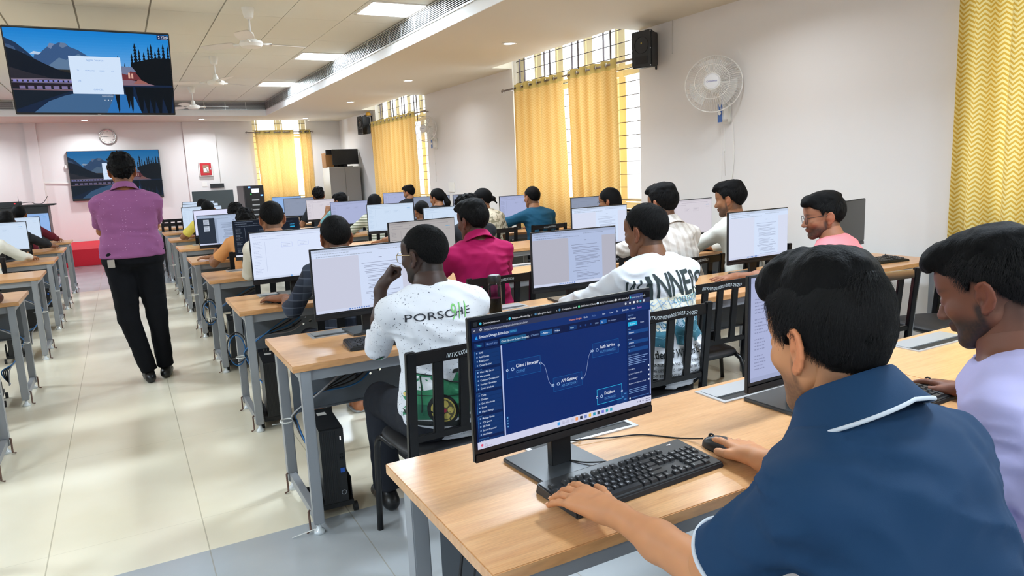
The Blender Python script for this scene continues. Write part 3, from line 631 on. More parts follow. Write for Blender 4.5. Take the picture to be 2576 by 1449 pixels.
# keyboards and mice
m_key = mat('keycap_black', (30, 31, 33), 0.42); m_leg = mat('key_legend', (205, 208, 212), 0.6)
def keyrows():
    u = 0.019; K = []
    def row(z, items):
        x = 0
        for w, t in items:
            if t is not None: K.append((x*u, z*u, w*u, t))
            x += w
    row(5.35, [(1, 'esc'), (1, None), (1, 'f1'), (1, 'f2'), (1, 'f3'), (1, 'f4'), (.5, None), (1, 'f5'), (1, 'f6'), (1, 'f7'), (1, 'f8'), (.5, None), (1, 'f9'), (1, 'f10'), (1, 'f11'), (1, 'f12'), (.25, None), (1, 'prt'), (1, 'scr'), (1, 'brk')])
    row(4, [(1, c) for c in '`1234567890-=']+[(2, '<--'), (.25, None), (1, 'ins'), (1, 'hm'), (1, 'up'), (.25, None), (1, 'num'), (1, '/'), (1, '*'), (1, '-')])
    row(3, [(1.5, 'tab')]+[(1, c) for c in 'QWERTYUIOP[]']+[(1.5, '\\'), (.25, None), (1, 'del'), (1, 'end'), (1, 'dn'), (.25, None), (1, '7'), (1, '8'), (1, '9'), (1, '+')])
    row(2, [(1.75, 'caps')]+[(1, c) for c in "ASDFGHJKL;'"]+[(2.25, 'enter'), (3.5, None), (1, '4'), (1, '5'), (1, '6')])
    row(1, [(2.25, 'shift')]+[(1, c) for c in 'ZXCVBNM,./']+[(2.75, 'shift'), (1.25, None), (1, '^'), (1.25, None), (1, '1'), (1, '2'), (1, '3'), (1, 'ent')])
    row(0, [(1.25, 'ctrl'), (1.25, 'win'), (1.25, 'alt'), (6.25, ''), (1.25, 'alt'), (1.25, 'fn'), (1.25, 'menu'), (1.25, 'ctrl'), (.25, None), (1, '<'), (1, 'v'), (1, '>'), (.25, None), (2, '0'), (1, '.')])
    return K
KR = keyrows()
def kb_body(r, m=None):
    mb = MB(); v = [(-.228, -.082, 0), (.228, -.082, 0), (.228, .082, 0), (-.228, .082, 0), (-.225, -.078, .014), (.225, -.078, .014), (.225, .078, .026), (-.225, .078, .026)]
    mb.add(v, [(0, 3, 2, 1), (4, 5, 6, 7), (0, 1, 5, 4), (1, 2, 6, 5), (2, 3, 7, 6), (3, 0, 4, 7)]); return mb.build('keyboard_body', m_black, r, bevel=.003)
def ktop(y): return .014+(y+.078)/.156*.012
def key_mb(k, legend, off=(0, 0)):
    x, y, w, t = k; x0, y0 = -.215+x+.0012, -.0695+y+.0012; x1, y1 = x0+w-.0024, y0+.019-.0024; g = .0022; z0, z1 = ktop(y0), ktop(y1); h = .0065
    mb = MB(); mb.add([(x0, y0, z0), (x1, y0, z0), (x1, y1, z1), (x0, y1, z1), (x0+g, y0+g, z0+h), (x1-g, y0+g, z0+h), (x1-g, y1-g*.7, z1+h), (x0+g, y1-g*.7, z1+h)], [(4, 5, 6, 7), (0, 1, 5, 4), (1, 2, 6, 5), (2, 3, 7, 6), (3, 0, 4, 7)])
    if legend and t:
        s = .0075 if len(t) == 1 else .0042; v, f = text_geo(t, s, 'LEFT', .01); mb.add([(x0+g+.002+p[0], y0+g+.0035+p[1], z0+h+.0003+(p[1]+.0035)/.156*.012) for p in v], f, 1)
    return mb
def hero_keyboard(x, y, rz, label):
    r = empty('keyboard', (x, y, .75), rz, label, 'keyboard', 'black keyboards on the desks'); kb_body(r)
    order = sorted(range(len(KR)), key=lambda i: -KR[i][2])
    for i in order[:99]: key_mb(KR[i], True).build('key', [m_key, m_leg], r)
    rest = MB()
    for i in order[99:]:
        q = key_mb(KR[i], True); n = len(rest.v); rest.v += q.v; rest.f += [tuple(a+n for a in f) for f in q.f]; rest.m += q.m; rest.c += q.c
    o = rest.build('function_keys', [m_key, m_leg], r); o['kind'] = 'stuff'
    MB().box((.17, .06, ktop(.06)), (.182, .0615, ktop(.0615)+.0008)).build('status_light', mat('led_white', (240, 240, 250), .4, emit=1.5), r)
    return r
def kb_proto():
    r = empty('keyboard', (0, 0, .75), 0); kb_body(r); a = MB()
    for k in KR:
        q = key_mb(k, False); n = len(a.v); a.v += q.v; a.f += [tuple(i+n for i in f) for f in q.f]; a.m += q.m; a.c += q.c
    a.build('key_field', m_key, r); return r
def mouse_proto():
    r = empty('computer_mouse', (0, 0, .75), 0)
    def f(u, v):
        a = 2*math.pi*u; p = v*math.pi/2; rr = math.cos(p)**.75 if v < 1 else 0; y = math.sin(a)*.056*rr; x = math.cos(a)*(.031-.004*math.cos(2*a))*rr
        return (x, y, .002+.034*math.sin(p)**.8*(1-.18*(y/.056)))
    MB().grid(f, 28, 10).add([(.03*math.cos(a), .055*math.sin(a), .001) for a in [2*math.pi*k/20 for k in range(20)]], [tuple(range(20))]).build('mouse_body', m_black, r, True)
    MB().tube([(0, .03+.008*math.cos(t), .027+.008*math.sin(t)) for t in [2*math.pi*k/14 for k in range(14)]], .003, 6, closed=True).build('scroll_wheel', m_rub, r, True)
    return r
kb0, ms0 = kb_proto(), mouse_proto(); FIRST = {}
def put(p, x, y, rz, label, cat, group):
    if p.name not in FIRST: FIRST[p.name] = 1; p.location = (x, y, .75); p.rotation_euler = (0, 0, R_(rz)); tag(p, label, cat, group); return p
    return tree(p, (x, y, .75), R_(rz), label=label, cat=cat, group=group)
hero_keyboard(1.003, 1.292, R_(3), 'nearest black keyboard under the left hand of the man in navy')
def KB(x, y, rz, lb): return put(kb0, x, y, rz, lb, 'keyboard', 'black keyboards on the desks')
def MS(x, y, rz, lb): return put(ms0, x, y, rz, lb, 'mouse', 'black mice on the desks')
MS(1.305, 1.305, 8, 'black mouse under the right hand of the man in navy')
KB(1.93, 1.26, 3, 'black keyboard left of the lavender shirt man'); MS(2.2, 1.27, 5, 'black mouse under the hand of the lavender shirt man')
KB(1.03, 3.05, -4, 'black keyboard beside the elbow of the white printed shirt'); KB(4.55, 3.1, -8, 'black keyboard at the window end of the second row'); MS(4.72, 3.14, -50, 'black mouse at the window end of the second row')
KB(2.2, 3.05, 0, 'keyboard hidden behind the WINNERS shirt man')
KB(1.0, 4.55, 0, 'black keyboard beside the plaid shirt man'); MS(.74, 4.58, 10, 'mouse under the hand of the plaid shirt man'); KB(4.3, 4.52, -5, 'black keyboard between the two white shirt men')
KB(1.12, 6.1, -5, 'black keyboard beside the cream shirt man'); KB(1.02, 7.62, 0, 'black keyboard beside the orange shirt arm')
tag(MB().box((-.035, -.075, 0), (.035, .075, .008)).build('mobile_phone', m_black, None, bevel=.003, loc=(1.98, 6.12, .75), rot=(0, 0, 1.2)), 'dark phone lying on the desk below the striped top person', 'phone')
# system units on trolleys
m_tw = mat('tower_side_steel', (72, 74, 76), 0.4, .3)
def tower_proto():
    r = empty('desktop_computer', (0, 0, 0), 0)
    MB().box((-.05, -.15, .075), (.05, .15, .41)).build('case', m_tw, r, bevel=.004)
    f = MB(); f.box((-.052, -.166, .073), (.052, -.15, .412))
    for k in range(9): f.box((-.05+.008*k, -.169, .08), (-.046+.008*k, -.166, .405))
    f.build('front_panel', m_black, r, bevel=.001)
    MB().box((-.052, -.15, .4095), (.052, .15, .413)).build('top_cover', m_black, r); MB().box((-.02, .05, .4125), (.02, .09, .4138)).build('paper_label', m_white, r)
    MB().box((.034, -.1705, .36), (.038, -.166, .377)).build('power_button', mat('power_led', (245, 245, 250), .4, emit=1.2), r)
    MB().box((.026, -.1705, .21), (.044, -.166, .23)).build('blue_badge', mat('badge_blue', (30, 90, 190), .4), r)
    MB().box((.028, -.1702, .27), (.033, -.166, .28)).box((.037, -.1702, .27), (.042, -.166, .28)).box((.028, -.1702, .285), (.033, -.166, .295)).box((.037, -.1702, .285), (.042, -.166, .295)).build('usb_ports', m_rub, r)
    MB().lathe([(0.009, 0), (.011, 0), (.011, .001), (.009, .001)], 20, M=Matrix.Translation((.034, -.1665, .115)) @ Matrix.Rotation(math.pi/2, 4, 'X')).build('round_logo', m_alu, r)
    t = MB().box((-.075, -.16, .045), (.075, .16, .07)).box((-.078, -.12, .06), (-.072, .0, .16)).box((.072, -.12, .06), (.078, .0, .16)).build('trolley_base', m_rub, r, bevel=.002)
    for x in (-.085, .085):
        for y in (-.13, .13): MB().tube([(x-.009, y, .022), (x+.009, y, .022)], .022, 14).build('caster', m_rub, t)
    return r
tw0 = tower_proto()
def TW(x, y, rz, lb):
    p = tw0
    if 'tw' not in FIRST: FIRST['tw'] = 1; p.location = (x, y, 0); p.rotation_euler = (0, 0, R_(rz)); return tag(p, lb, 'computer', 'black system units under the desks')
    return tree(p, (x, y, 0), R_(rz), label=lb, cat='computer', group='black system units under the desks')
for i in range(1, 8): TW(.70, RY[i]-.42+(.08 if i == 1 else 0), -4, 'black system unit on a wheeled base under the aisle end of the %s right-hand row' % ORD[i])
for i in range(1, 7): TW(-.98, LY[i]-.40, 4, 'black system unit under the aisle end of the left-hand desk, %s' % LN[i])
# cables
m_cab = mat('black_cable', (18, 18, 20), .45); m_cabg = mat('grey_cable', (150, 150, 152), .5); m_cabb = mat('blue_cable', (26, 100, 160), .5); m_tie = mat('white_zip_tie', (225, 225, 220), .5)
def spl(pts, n=8):
    P = [Vector(p) for p in pts]; out = []
    for i in range(len(P)-1):
        p0, p1, p2, p3 = P[max(i-1, 0)], P[i], P[i+1], P[min(i+2, len(P)-1)]
        for k in range(n):
            t = k/n; out.append(.5*((2*p1)+(p2-p0)*t+(2*p0-5*p1+4*p2-p3)*t*t+(3*p1-p0-3*p2+p3)*t**3))
    return out+[P[-1]]
def cable(name, pts, r, m, lb, grp=None, par=None):
    o = MB().tube(spl(pts), r, 7).build(name, m, par, True)
    if par is None: tag(o, lb, 'cable', grp)
    return o
def bundle(y, x, s, lb, blue=False):
    r = empty('cable_bundle', (x, y, 0), 0, lb, 'cable', 'cable bundles tied to desk legs'); rnd = random.Random(int(y*10))
    for k in range(5):
        d = .012*k; m = (m_cabg, m_cab, m_cab, m_cab, m_cabb)[k] if not blue else (m_cabb, m_cab, m_cabb, m_cab, m_cabg)[k]
        MB().tube(spl([(s*(.5+d), .0+d, .66), (s*(.3+d), -.08, .60-.02*k), (s*(.12), -.17+d*.4, .52), (s*.02+d*.3, -.10, .43), (s*.03+d*.3, -.02, .36), (s*.06, -.14-d, .27), (s*(.09+d), -.24, .22), (s*.1, -.27+d, .12)]), .0042, 7).build('cable', m, r, True)
    if blue: 
        for k in range(2): MB().tube([(0.0+.05*math.cos(t)*(1+.2*k)-.02, -.02-.01*k, .42+.10*math.sin(t)+.02*k) for t in [2*math.pi*i/24 for i in range(24)]], .004, 7, closed=True).build('loop', m_cabb if k == 0 else m_cab, r, True)
    MB().tube([(.0+.03*math.cos(t), -.01+.034*math.sin(t), .37) for t in [2*math.pi*i/16 for i in range(16)]], .0035, 6, closed=True).build('zip_tie', m_tie, r, True)
    MB().bar((-.02, -.04, .37), (-.075, -.05, .378), .004, .002).build('tie_tail', m_tie, r)
for i in range(1, 7): bundle(RY[i]-.13, .57, 1, 'cable bundle zip-tied to the far leg of the %s right-hand row' % ORD[i], i in (2, 3))
for i in range(1, 6): bundle(LY[i]-.13, -.76, -1, 'cable bundle zip-tied to the far leg of left-hand desk, %s' % LN[i])
cable('mouse_cable', [(1.296, 1.362, .765), (1.27, 1.42, .753), (1.2, 1.5, .7535), (1.12, 1.53, .754), (1.04, 1.55, .76), (.99, 1.57, .758)], .0021, m_cab, 'thin mouse cable curving across the nearest desk')
cable('keyboard_cable', [(.985, 1.372, .772), (.94, 1.42, .765), (.915, 1.49, .7645), (.95, 1.55, .766), (1.03, 1.575, .78), (1.06, 1.6, .76)], .0021, m_cab, 'thin keyboard cable looping over the nearest monitor stand')
cable('mouse_cable', [(2.2, 1.33, .765), (2.14, 1.39, .753), (2.05, 1.44, .753), (1.95, 1.46, .753), (1.8, 1.55, .757)], .0021, m_cab, 'thin mouse cable by the lavender shirt man')
cable('desk_cable', [(.66, 1.5, .7), (.6, 1.45, .5), (.58, 1.4, .3), (.6, 1.42, .1), (.7, 1.4, .01)], .004, m_cab, 'thick black cable hanging below the nearest desk')
cable('desk_cable', [(.72, 1.52, .7), (.66, 1.5, .45), (.67, 1.46, .2), (.78, 1.4, .008)], .0025, m_cab, 'thin black cable hanging below the nearest desk')
cable('desk_cable', [(.9, 1.52, .7), (.8, 1.5, .4), (.82, 1.46, .2), (.9, 1.4, .008)], .0025, m_cab, 'farther thin black cable hanging below the nearest desk')
tag(MB().bar((.47, 2.93, .004), (.56, 2.9, .03), .005, .002).build('cut_zip_tie', m_tie), 'white zip tie tail on the grey floor beside the desk foot', 'zip tie')
# small things on desks
tag(MB().box((-.1, -.07, 0), (.1, .07, .006)).build('notebook', mat('turquoise_cover', (60, 160, 190), .5), None, loc=(2.22, 4.50, .75), rot=(0, 0, -.25)), 'turquoise notebook on the desk right of the maroon shirt', 'notebook')
tag(MB().box((-.1, -.07, 0), (.1, .07, .006)).build('notebook', mat('pale_teal_cover', (130, 180, 185), .5), None, loc=(.86, 11.02-.1, .75), rot=(0, 0, 0)), 'pale green notebook on a far desk beside the aisle', 'notebook')
b = empty('water_bottle', (1.675, 3.30, .75), 0, 'clear water bottle with black cap behind the nearest monitor', 'bottle')
m_pl = mat('clear_plastic', (215, 228, 232), .05, trans=1.0, ior=1.2); m_wt = mat('greenish_water', (70, 120, 125), .05, trans=.85, ior=1.33)
MB().lathe([(.001, 0.001), (.032, .001), (.035, .006), (.035, .15), (.031, .165), (.029, .17), (.0275, .17), (.0295, .163), (.0335, .149), (.0335, .008), (.001, .004)], 28).build('bottle_body', m_pl, b, True, autos=.7)
MB().lathe([(.001, .005), (.033, .006), (.033, .085), (.001, .085)], 28).build('water', m_wt, b, True, autos=.7)
MB().lathe([(.001, .165), (.033, .165), (.034, .168), (.034, .202), (.032, .206), (.001, .206)], 28).build('cap', m_black, b, True, autos=.7)
MB().lathe([(.001, .206), (.026, .206), (.026, .2075), (.001, .2075)], 24).build('cap_disc', m_cabg, b)
# chairs around
C = chair
for x, y, rz, lb, code, chrome in [
 (1.04, 2.585, 3, 'black slat-back chair under the man in the white printed shirt', 'IIITK/07/02/0002', 0), (2.05, 2.58, 0, 'black slat-back chair under the man in the WINNERS shirt', 'IIITK/07/02/0002/2023-24/252', 0),
 (2.72, 2.96, 0, 'empty black slat-back chair right of the WINNERS shirt man', 'IIITK/07/02/0002/2023-24/259', 0), (3.58, 2.58, -8, 'chair with chromed frame under the man in the pink T-shirt', None, 1),
 (4.32, 2.52, 75, 'chrome and black chair turned sideways next to the near curtain', None, 1), (1.16, .66, 0, 'chair under the man in the navy polo', None, 0), (1.80, .64, 0, 'chair under the lavender shirt man', None, 1)]:
    C(x, y, R_(rz), lb, chrome=bool(chrome), code=code)
# ------------------------------------------------------------------ curtains
def curtain_mat(name, a, b, k, tr=0.45):
    m = mat(name, a, 0.8); N, L, bs = nodes(m)
    uv = N.new('ShaderNodeUVMap'); sp = N.new('ShaderNodeSeparateXYZ'); L.new(uv.outputs[0], sp.inputs[0])
    def M(op, a_, b_=None):
        q = N.new('ShaderNodeMath'); q.operation = op
        for i, v in enumerate((a_, b_)):
            if v is None: continue
            if isinstance(v, (int, float)): q.inputs[i].default_value = v
            else: L.new(v, q.inputs[i])
        return q.outputs[0]
    tri = M('PINGPONG', sp.outputs['X'], k*.5); z = M('ADD', sp.outputs['Y'], M('MULTIPLY', tri, 0.75)); s = M('FRACT', M('DIVIDE', z, k*.42)); s = M('GREATER_THAN', s, .52)
    mx = N.new('ShaderNodeMix'); mx.data_type = 'RGBA'; L.new(s, mx.inputs['Factor']); mx.inputs['A'].default_value = (*lin(a), 1); mx.inputs['B'].default_value = (*lin(b), 1)
    hb = M('GREATER_THAN', sp.outputs['Y'], -.105); mh = N.new('ShaderNodeMix'); mh.data_type = 'RGBA'; L.new(hb, mh.inputs['Factor']); L.new(mx.outputs['Result'], mh.inputs['A']); mh.inputs['B'].default_value = (*lin((190, 166, 98)), 1); mx = mh
    L.new(mx.outputs['Result'], bs.inputs['Base Color'])
    t = N.new('ShaderNodeBsdfTranslucent'); L.new(mx.outputs['Result'], t.inputs[0]); ms = N.new('ShaderNodeMixShader'); ms.inputs[0].default_value = tr
    o = N['Material Output']; L.new(bs.outputs[0], ms.inputs[1]); L.new(t.outputs[0], ms.inputs[2]); L.new(ms.outputs[0], o.inputs[0]); return m
m_cur = curtain_mat('yellow_chevron_curtain', (222, 187, 122), (214, 175, 104), .085, .2); m_cur2 = curtain_mat('yellow_chevron_curtain_near', (220, 206, 146), (196, 160, 66), .075, .22)
m_ring = mat('eyelet_steel', (200, 198, 192), .2, 1.0); m_rod = mat('curtain_rod', (150, 140, 135), .3, .9)
def curtain(P, u0, u1, ztop, zbot, folds, lb, amp=.045, m=None, flare=0.0, zrod=None, v0=0.0, ub=None):
    """P(u,d,z) -> world; pleated cloth sheet with eyelets"""
    o = Vector(P(u0, 0, zbot)); r = empty('curtain', o, 0, lb, 'curtain', 'yellow curtains'); nu, nv = folds*14, 24; ub = ub or (u0, u1); rn = random.Random(int(u0*100))
    ph = [rn.uniform(-.5, .5) for _ in range(folds+1)]
    V = []; UV = []
    for j in range(nv+1):
        v = j/nv
        for i in range(nu+1):
            u = i/nu; f = u*folds; w = ph[int(min(f, folds-1))]*(1-v)
            uu = (u0+(u1-u0)*u)*v+(ub[0]+(ub[1]-ub[0])*u)*(1-v)
            d = amp*(.8+.35*(1-v))*math.sin(2*math.pi*f+w*.8)+.012*math.sin(7*u+3*v)
            V.append(Vector(P(uu+.012*math.sin(4*math.pi*f)*(1), d, zbot+(ztop-zbot)*v))-o); UV.append((u*abs(u1-u0)*1.6, (ztop-zbot)*(v-1)))
    F = [(j*(nu+1)+i, j*(nu+1)+i+1, (j+1)*(nu+1)+i+1, (j+1)*(nu+1)+i) for j in range(nv) for i in range(nu)]
    me = bpy.data.meshes.new('cloth'); me.from_pydata(V, [], F); me.materials.append(m or m_cur); uvl = me.uv_layers.new(name='UVMap')
    for p in me.polygons:
        for li in p.loop_indices: uvl.data[li].uv = UV[me.loops[li].vertex_index]
    me.shade_smooth(); c = bpy.data.objects.new('cloth', me); COL.objects.link(c); c.parent = r
    zr = zrod or ztop-.045
    for k in range(folds*2):
        f = (k+.0)/2/folds+.003; u = u0+(u1-u0)*f+.0; n = 1
        q = Vector(P(u, 0, zr))-o; ax = (Vector(P(u+.01, n*-.013, zr))-Vector(P(u, 0, zr))).normalized(); b1 = ax.cross(Vector((0, 0, 1))).normalized(); b2 = ax.cross(b1)
        MB().tube([q+(b1*math.cos(t)+b2*math.sin(t))*.027 for t in [2*math.pi*i/16 for i in range(16)]], .0065, 6, closed=True).build('eyelet', m_ring, r, True)
    return r
def rod(P, u0, u1, z, lb):
    o = Vector(P(u0, 0, z)); r = empty('curtain_rod', o, 0, lb, 'curtain rod', 'curtain rods'); E = Vector(P(u1, 0, z))-o
    MB().cyl((0, 0, 0), E, .0125, 12).build('pole', m_rod, r, True)
    d = E.normalized()
    for q, s in ((Vector(), -1), (E, 1)): MB().tube([q, q+d*s*.012, q+d*s*.03, q+d*s*.045, q+d*s*.055], [.014, .026, .024, .014, .002], 12).build('finial', m_rod, r, True)
    for t in (.03, .97):
        q = E*t; w = Vector(P(u0+(u1-u0)*t, .12, z))-o; MB().bar(q, w, .012).build('wall_bracket', m_rod, r)
PR = lambda u, d, z: (XW-.12+d, u, z)
PF = lambda u, d, z: (u, YF-.12+d, z)
rod(PR, 6.22, 9.42, 2.63, 'curtain rod over the big right-hand window'); rod(PR, 12.5, 15.85, 2.63, 'curtain rod over the far right-hand window'); rod(PF, 2.9, 4.44, 2.67, 'curtain rod over the front window'); rod(PR, -.2, 3.15, 2.66, 'curtain rod of the nearest window, above the picture')
curtain(PR, 9.1, 7.82, 2.68, .55, 6, 'left yellow curtain of the big window, draping below the sill', ub=(9.2, 7.72), zrod=2.63); curtain(PR, 7.72, 6.7, 2.68, .72, 5, 'right yellow curtain of the big window, next to the bare strip of glass', ub=(7.66, 6.68), zrod=2.63)
curtain(PR, 15.75, 13.0, 2.67, .8, 11, 'far yellow curtain on the right wall behind the small wall fan', zrod=2.62)
curtain(PF, 3.07, 4.0, 2.72, .7, 4, 'wide yellow curtain panel of the front window', ub=(3.12, 4.0), zrod=2.67); curtain(PF, 4.14, 4.42, 2.72, .7, 2, 'narrow bunched yellow curtain panel of the front window', zrod=2.67)
curtain(PR, 2.93, 1.55, 2.71, .12, 6, 'nearest large yellow chevron curtain at the right edge', .06, m_cur2, zrod=2.66); curtain(PR, 1.4, .1, 2.71, .12, 6, 'yellow curtain beyond the right edge of the picture', .06, m_cur2, zrod=2.66)
# ------------------------------------------------------------------ fans
def ceiling_fan(x, y, a0, lb):
    r = empty('ceiling_fan', (x, y, ZT), 0, lb, 'ceiling fan', 'white ceiling fans')
    MB().lathe([(.001, 0), (.062, 0), (.062, -.02), (.045, -.10), (.018, -.115), (.001, -.115)][::-1], 24).build('canopy', m_white, r, True, autos=.6)
    MB().cyl((0, 0, -.1), (0, 0, -.25), .011, 12).build('down_rod', m_white, r, True)
    MB().lathe([(.001, -.395), (.075, -.395), (.10, -.385), (.118, -.355), (.112, -.335), (.075, -.325), (.04, -.30), (.03, -.245), (.012, -.235), (.001, -.235)], 32).build('motor_housing', m_white, r, True, autos=.6)
    for k in range(3):
        M = Matrix.Rotation(R_(a0+120*k), 4, 'Z')
        b = MB(); 
        def f(u, v):
            q = .19+.42*u; w = (.065+.015*math.sin(math.pi*u))*(1 if u < .93 else .85); return M @ Vector((q, (v-.5)*2*w, -.345+(v-.5)*.022))
        b.grid(f, 12, 4); b.grid(lambda u, v: f(u, v)-Vector((0, 0, .003)), 12, 4, flip=True); bl = b.build('blade', m_white, r, True)
        q = MB(); P = [M @ Vector(p) for p in ((.09, 0, -.352), (.15, 0, -.35), (.215, 0, -.352))]; q.tube(P, [.016, .012, .018], 8).build('blade_arm', m_white, bl, True)
    return r
ceiling_fan(1.37, 7.96, 12, 'nearest white ceiling fan, largest of the three'); ceiling_fan(1.38, 11.1, 40, 'middle of the three white ceiling fans'); ceiling_fan(1.38, 14.6, 5, 'farthest white ceiling fan, in front of the air grille')
m_cage = mat('fan_cage_wire', (232, 230, 226), .35); m_fblade = mat('fan_blade_clear', (228, 228, 226), .3); m_fblade.node_tree.nodes['Principled BSDF'].inputs['Alpha'].default_value = .45
def wall_fan(y, z, yaw, pitch, lb, SCF=1.25):
    cords = True
    r = empty('wall_fan', (XW, y, z), 0, lb, 'wall fan', 'white oscillating wall fans')
    # bracket
    MB().box((-.03, -.05, -.36), (0, .05, -.16)).box((-.10, -.035, -.33), (-.02, .035, -.2)).build('wall_bracket', m_white, r, bevel=.012)
    MB().tube([(-.07, 0, -.22), (-.10, 0, -.12), (-.13, 0, -.02), (-.16, 0, 0)], [.03, .024, .024, .03], 12).build('neck', m_white, r, True)
    MB().box((-.104, -.028, -.345), (-.099, .028, -.08)).build('control_label', mat('fan_blue_label', (58, 100, 170), .4), r)
    MB().lathe([(.001, -.0), (.018, 0), (.018, .004), (.001, .004)], 16, M=Matrix.Translation((-.106, 0, -.26)) @ Matrix.Rotation(-math.pi/2, 4, 'Y')).build('control_dial', m_white, r)
    M = Matrix.Translation((-.18, 0, 0)) @ Matrix.Rotation(yaw, 4, 'Z') @ Matrix.Rotation(pitch, 4, 'Y') @ Matrix.Rotation(-math.pi/2, 4, 'Y') @ Matrix.Scale(SCF, 4)   # +Z of head = facing -X
    h = empty('fan_head', (0, 0, 0)); h.parent = r; h.matrix_local = M
    MB().lathe([(.001, -.14), (.03, -.14), (.055, -.12), (.06, -.02), (.05, 0), (.001, 0)], 24).build('motor', m_white, h, True, autos=.7)
    c = MB(); R0 = .205
    def prof(t): # cage profile front half: t 0 centre ..1 rim
        return (.055+(R0-.055)*t, .115*(1-t**2.2)**.5*.9 if t < 1 else 0)
    n = 64
    for k in range(n):
        a = 2*math.pi*k/n; ca, sa = math.cos(a), math.sin(a)
        c.tube([((.055+(R0-.055)*t)*ca, (.055+(R0-.055)*t)*sa, .03+.085*math.sqrt(max(0, 1-t**3))) for t in (0, .35, .7, .9, 1)], .0013, 4, cap=False)
        c.tube([((.055+(R0-.055)*t)*ca, (.055+(R0-.055)*t)*sa, .03-.075*math.sqrt(max(0, 1-t**3))) for t in (0, .5, .85, 1)], .0013, 4, cap=False)
    for rr, zz, w in ((R0, .03, .005), (.125, .03+.085*.93, .002), (.06, .112, .003), (.13, -.042, .002)): c.tube([(rr*math.cos(t), rr*math.sin(t), zz) for t in [2*math.pi*i/48 for i in range(48)]], w, 6, closed=True)
    c.build('wire_cage', m_cage, h, True)
    hub = MB().lathe([(.001, .105), (.058, .105), (.058, .114), (.05, .12), (.001, .122)], 32).build('badge_disc', mat('badge_white', (220, 220, 222), .35), h, True, autos=.6)
    v, f = text_geo('Crompton', .018, 'CENTER', .004); mb = MB(); mb.add([(p[1]*-1+.004, -p[0]*-1 if False else p[0]*-1*-1*-1, .1228) for p in v], f); mb.build('badge_text', mat('badge_ink', (60, 70, 150), .5), hub)
    bl = MB()
    for k in range(3):
        a0 = 2*math.pi*k/3
        bl.grid(lambda u, v: (((.02+.155*u)*math.cos(a0+(v-.5)*(1.0+.3*u))), ((.02+.155*u)*math.sin(a0+(v-.5)*(1.0+.3*u))), .05+(v-.5)*.05), 8, 8)
    bl.build('blades', m_fblade, h, True)
    if cords:
        MB().tube([(-.06, -.01, -.36), (-.055, -.012, -.6), (-.05, -.02, -.85)], .0022, 6).tube([(-.05, .03, -.36), (-.045, .03, -.6), (-.04, .035, -.95)], .0022, 6).tube([(-.055, -.012, -.6), (-.055, -.012, -.63)], .006, 8).build('pull_cords', m_white, r, True)
    return r
wall_fan(5.13, 2.2, R_(38), R_(8), 'large white wall fan beside the big window', 1.27); wall_fan(12.3, 2.29, R_(35), R_(4), 'small far white wall fan in front of the far yellow curtain', 1.1)
cable('fan_cable', [(XW-.008, 5.06, 1.85), (XW-.01, 5.04, 1.5), (XW-.008, 5.1, 1.15)], .004, m_white, 'thin white cable hanging below the large wall fan')
# ------------------------------------------------------------------ speakers
m_spk = mat('speaker_black', (20, 21, 24), .5)
def speaker(y, z, s, rz, lb):
    r = empty('wall_speaker', (XW-.06, y, z), rz, lb, 'speaker', 'black speakers by the windows'); w, h, d = .125*s, .185*s, .2*s
    V = [(-d-.03, -w, -h), (-d-.03, w, -h), (-d-.03, w, h), (-d-.03, -w, h), (-.03, -w*.62, -h*.9), (-.03, w*.62, -h*.9), (-.03, w*.62, h*.9), (-.03, -w*.62, h*.9)]
    MB().add(V, [(0, 3, 2, 1), (4, 5, 6, 7), (0, 1, 5, 4), (1, 2, 6, 5), (2, 3, 7, 6), (3, 0, 4, 7)]).build('cabinet', m_spk, r, bevel=.01)
    X = Matrix.Translation((-d-.031, 0, 0)) @ Matrix.Rotation(-math.pi/2, 4, 'Y')
    MB().lathe([(.08*s, -.001), (.086*s, -.001), (.086*s, .004), (.08*s, .004)], 28, M=X @ Matrix.Translation((.04*s, 0, 0))).box((-d-.034, -.07*s, -.15*s), (-d-.03, .07*s, -.07*s)).build('grille', m_blk, r)
    sc = MB()
    for a in (-1, 1):
        for b in (-.92, .0, .92): sc.box((-d-.036, a*w*.9-.005, b*h-.005), (-d-.03, a*w*.9+.005, b*h+.005))
    sc.build('screws', m_alu, r); MB().lathe([(.001, 0), (.01*s, 0), (.001, .003)], 12, M=X @ Matrix.Translation((.06*s, 0, 0))).build('logo_dot', mat('gold_dot', (170, 150, 70), .4), r)
    MB().bar((-.03, 0, h*1.02), (.06, 0, h*1.02), .03, .012).bar((.055, 0, h*1.05), (.055, 0, -h), .03, .01).bar((-.1, 0, h), (-.1, 0, h*1.12), .05).bar((-.1, 0, h*1.04), (.05, 0, h*1.04), .02, .008).build('wall_mount', m_spk, r)
    return r
speaker(6.14, 2.67, 1.0, R_(18), 'black speaker mounted beside the big window, nearest'); speaker(15.95, 2.62, 1.1, R_(10), 'small black speaker beside the far window')
tag(MB().lathe([(.001, 0), (.06, 0), (.06, .04), (.03, .07), (.001, .075)], 16).build('siren_light', mat('amber_plastic', (225, 170, 60), .3), None, True, loc=(XW-.1, 15.9, 2.84)), 'small amber light on top of the far speaker', 'beacon')
tag(MB().tube([(XW-.006, 5.9, ZS), (XW-.006, 5.9, 2.62), (XW-.012, 5.9, 2.61)], .006, 6).build('speaker_cable', mat('cable_wall', (205, 200, 196), .6)), 'short cable on the wall above the nearest speaker', 'cable')
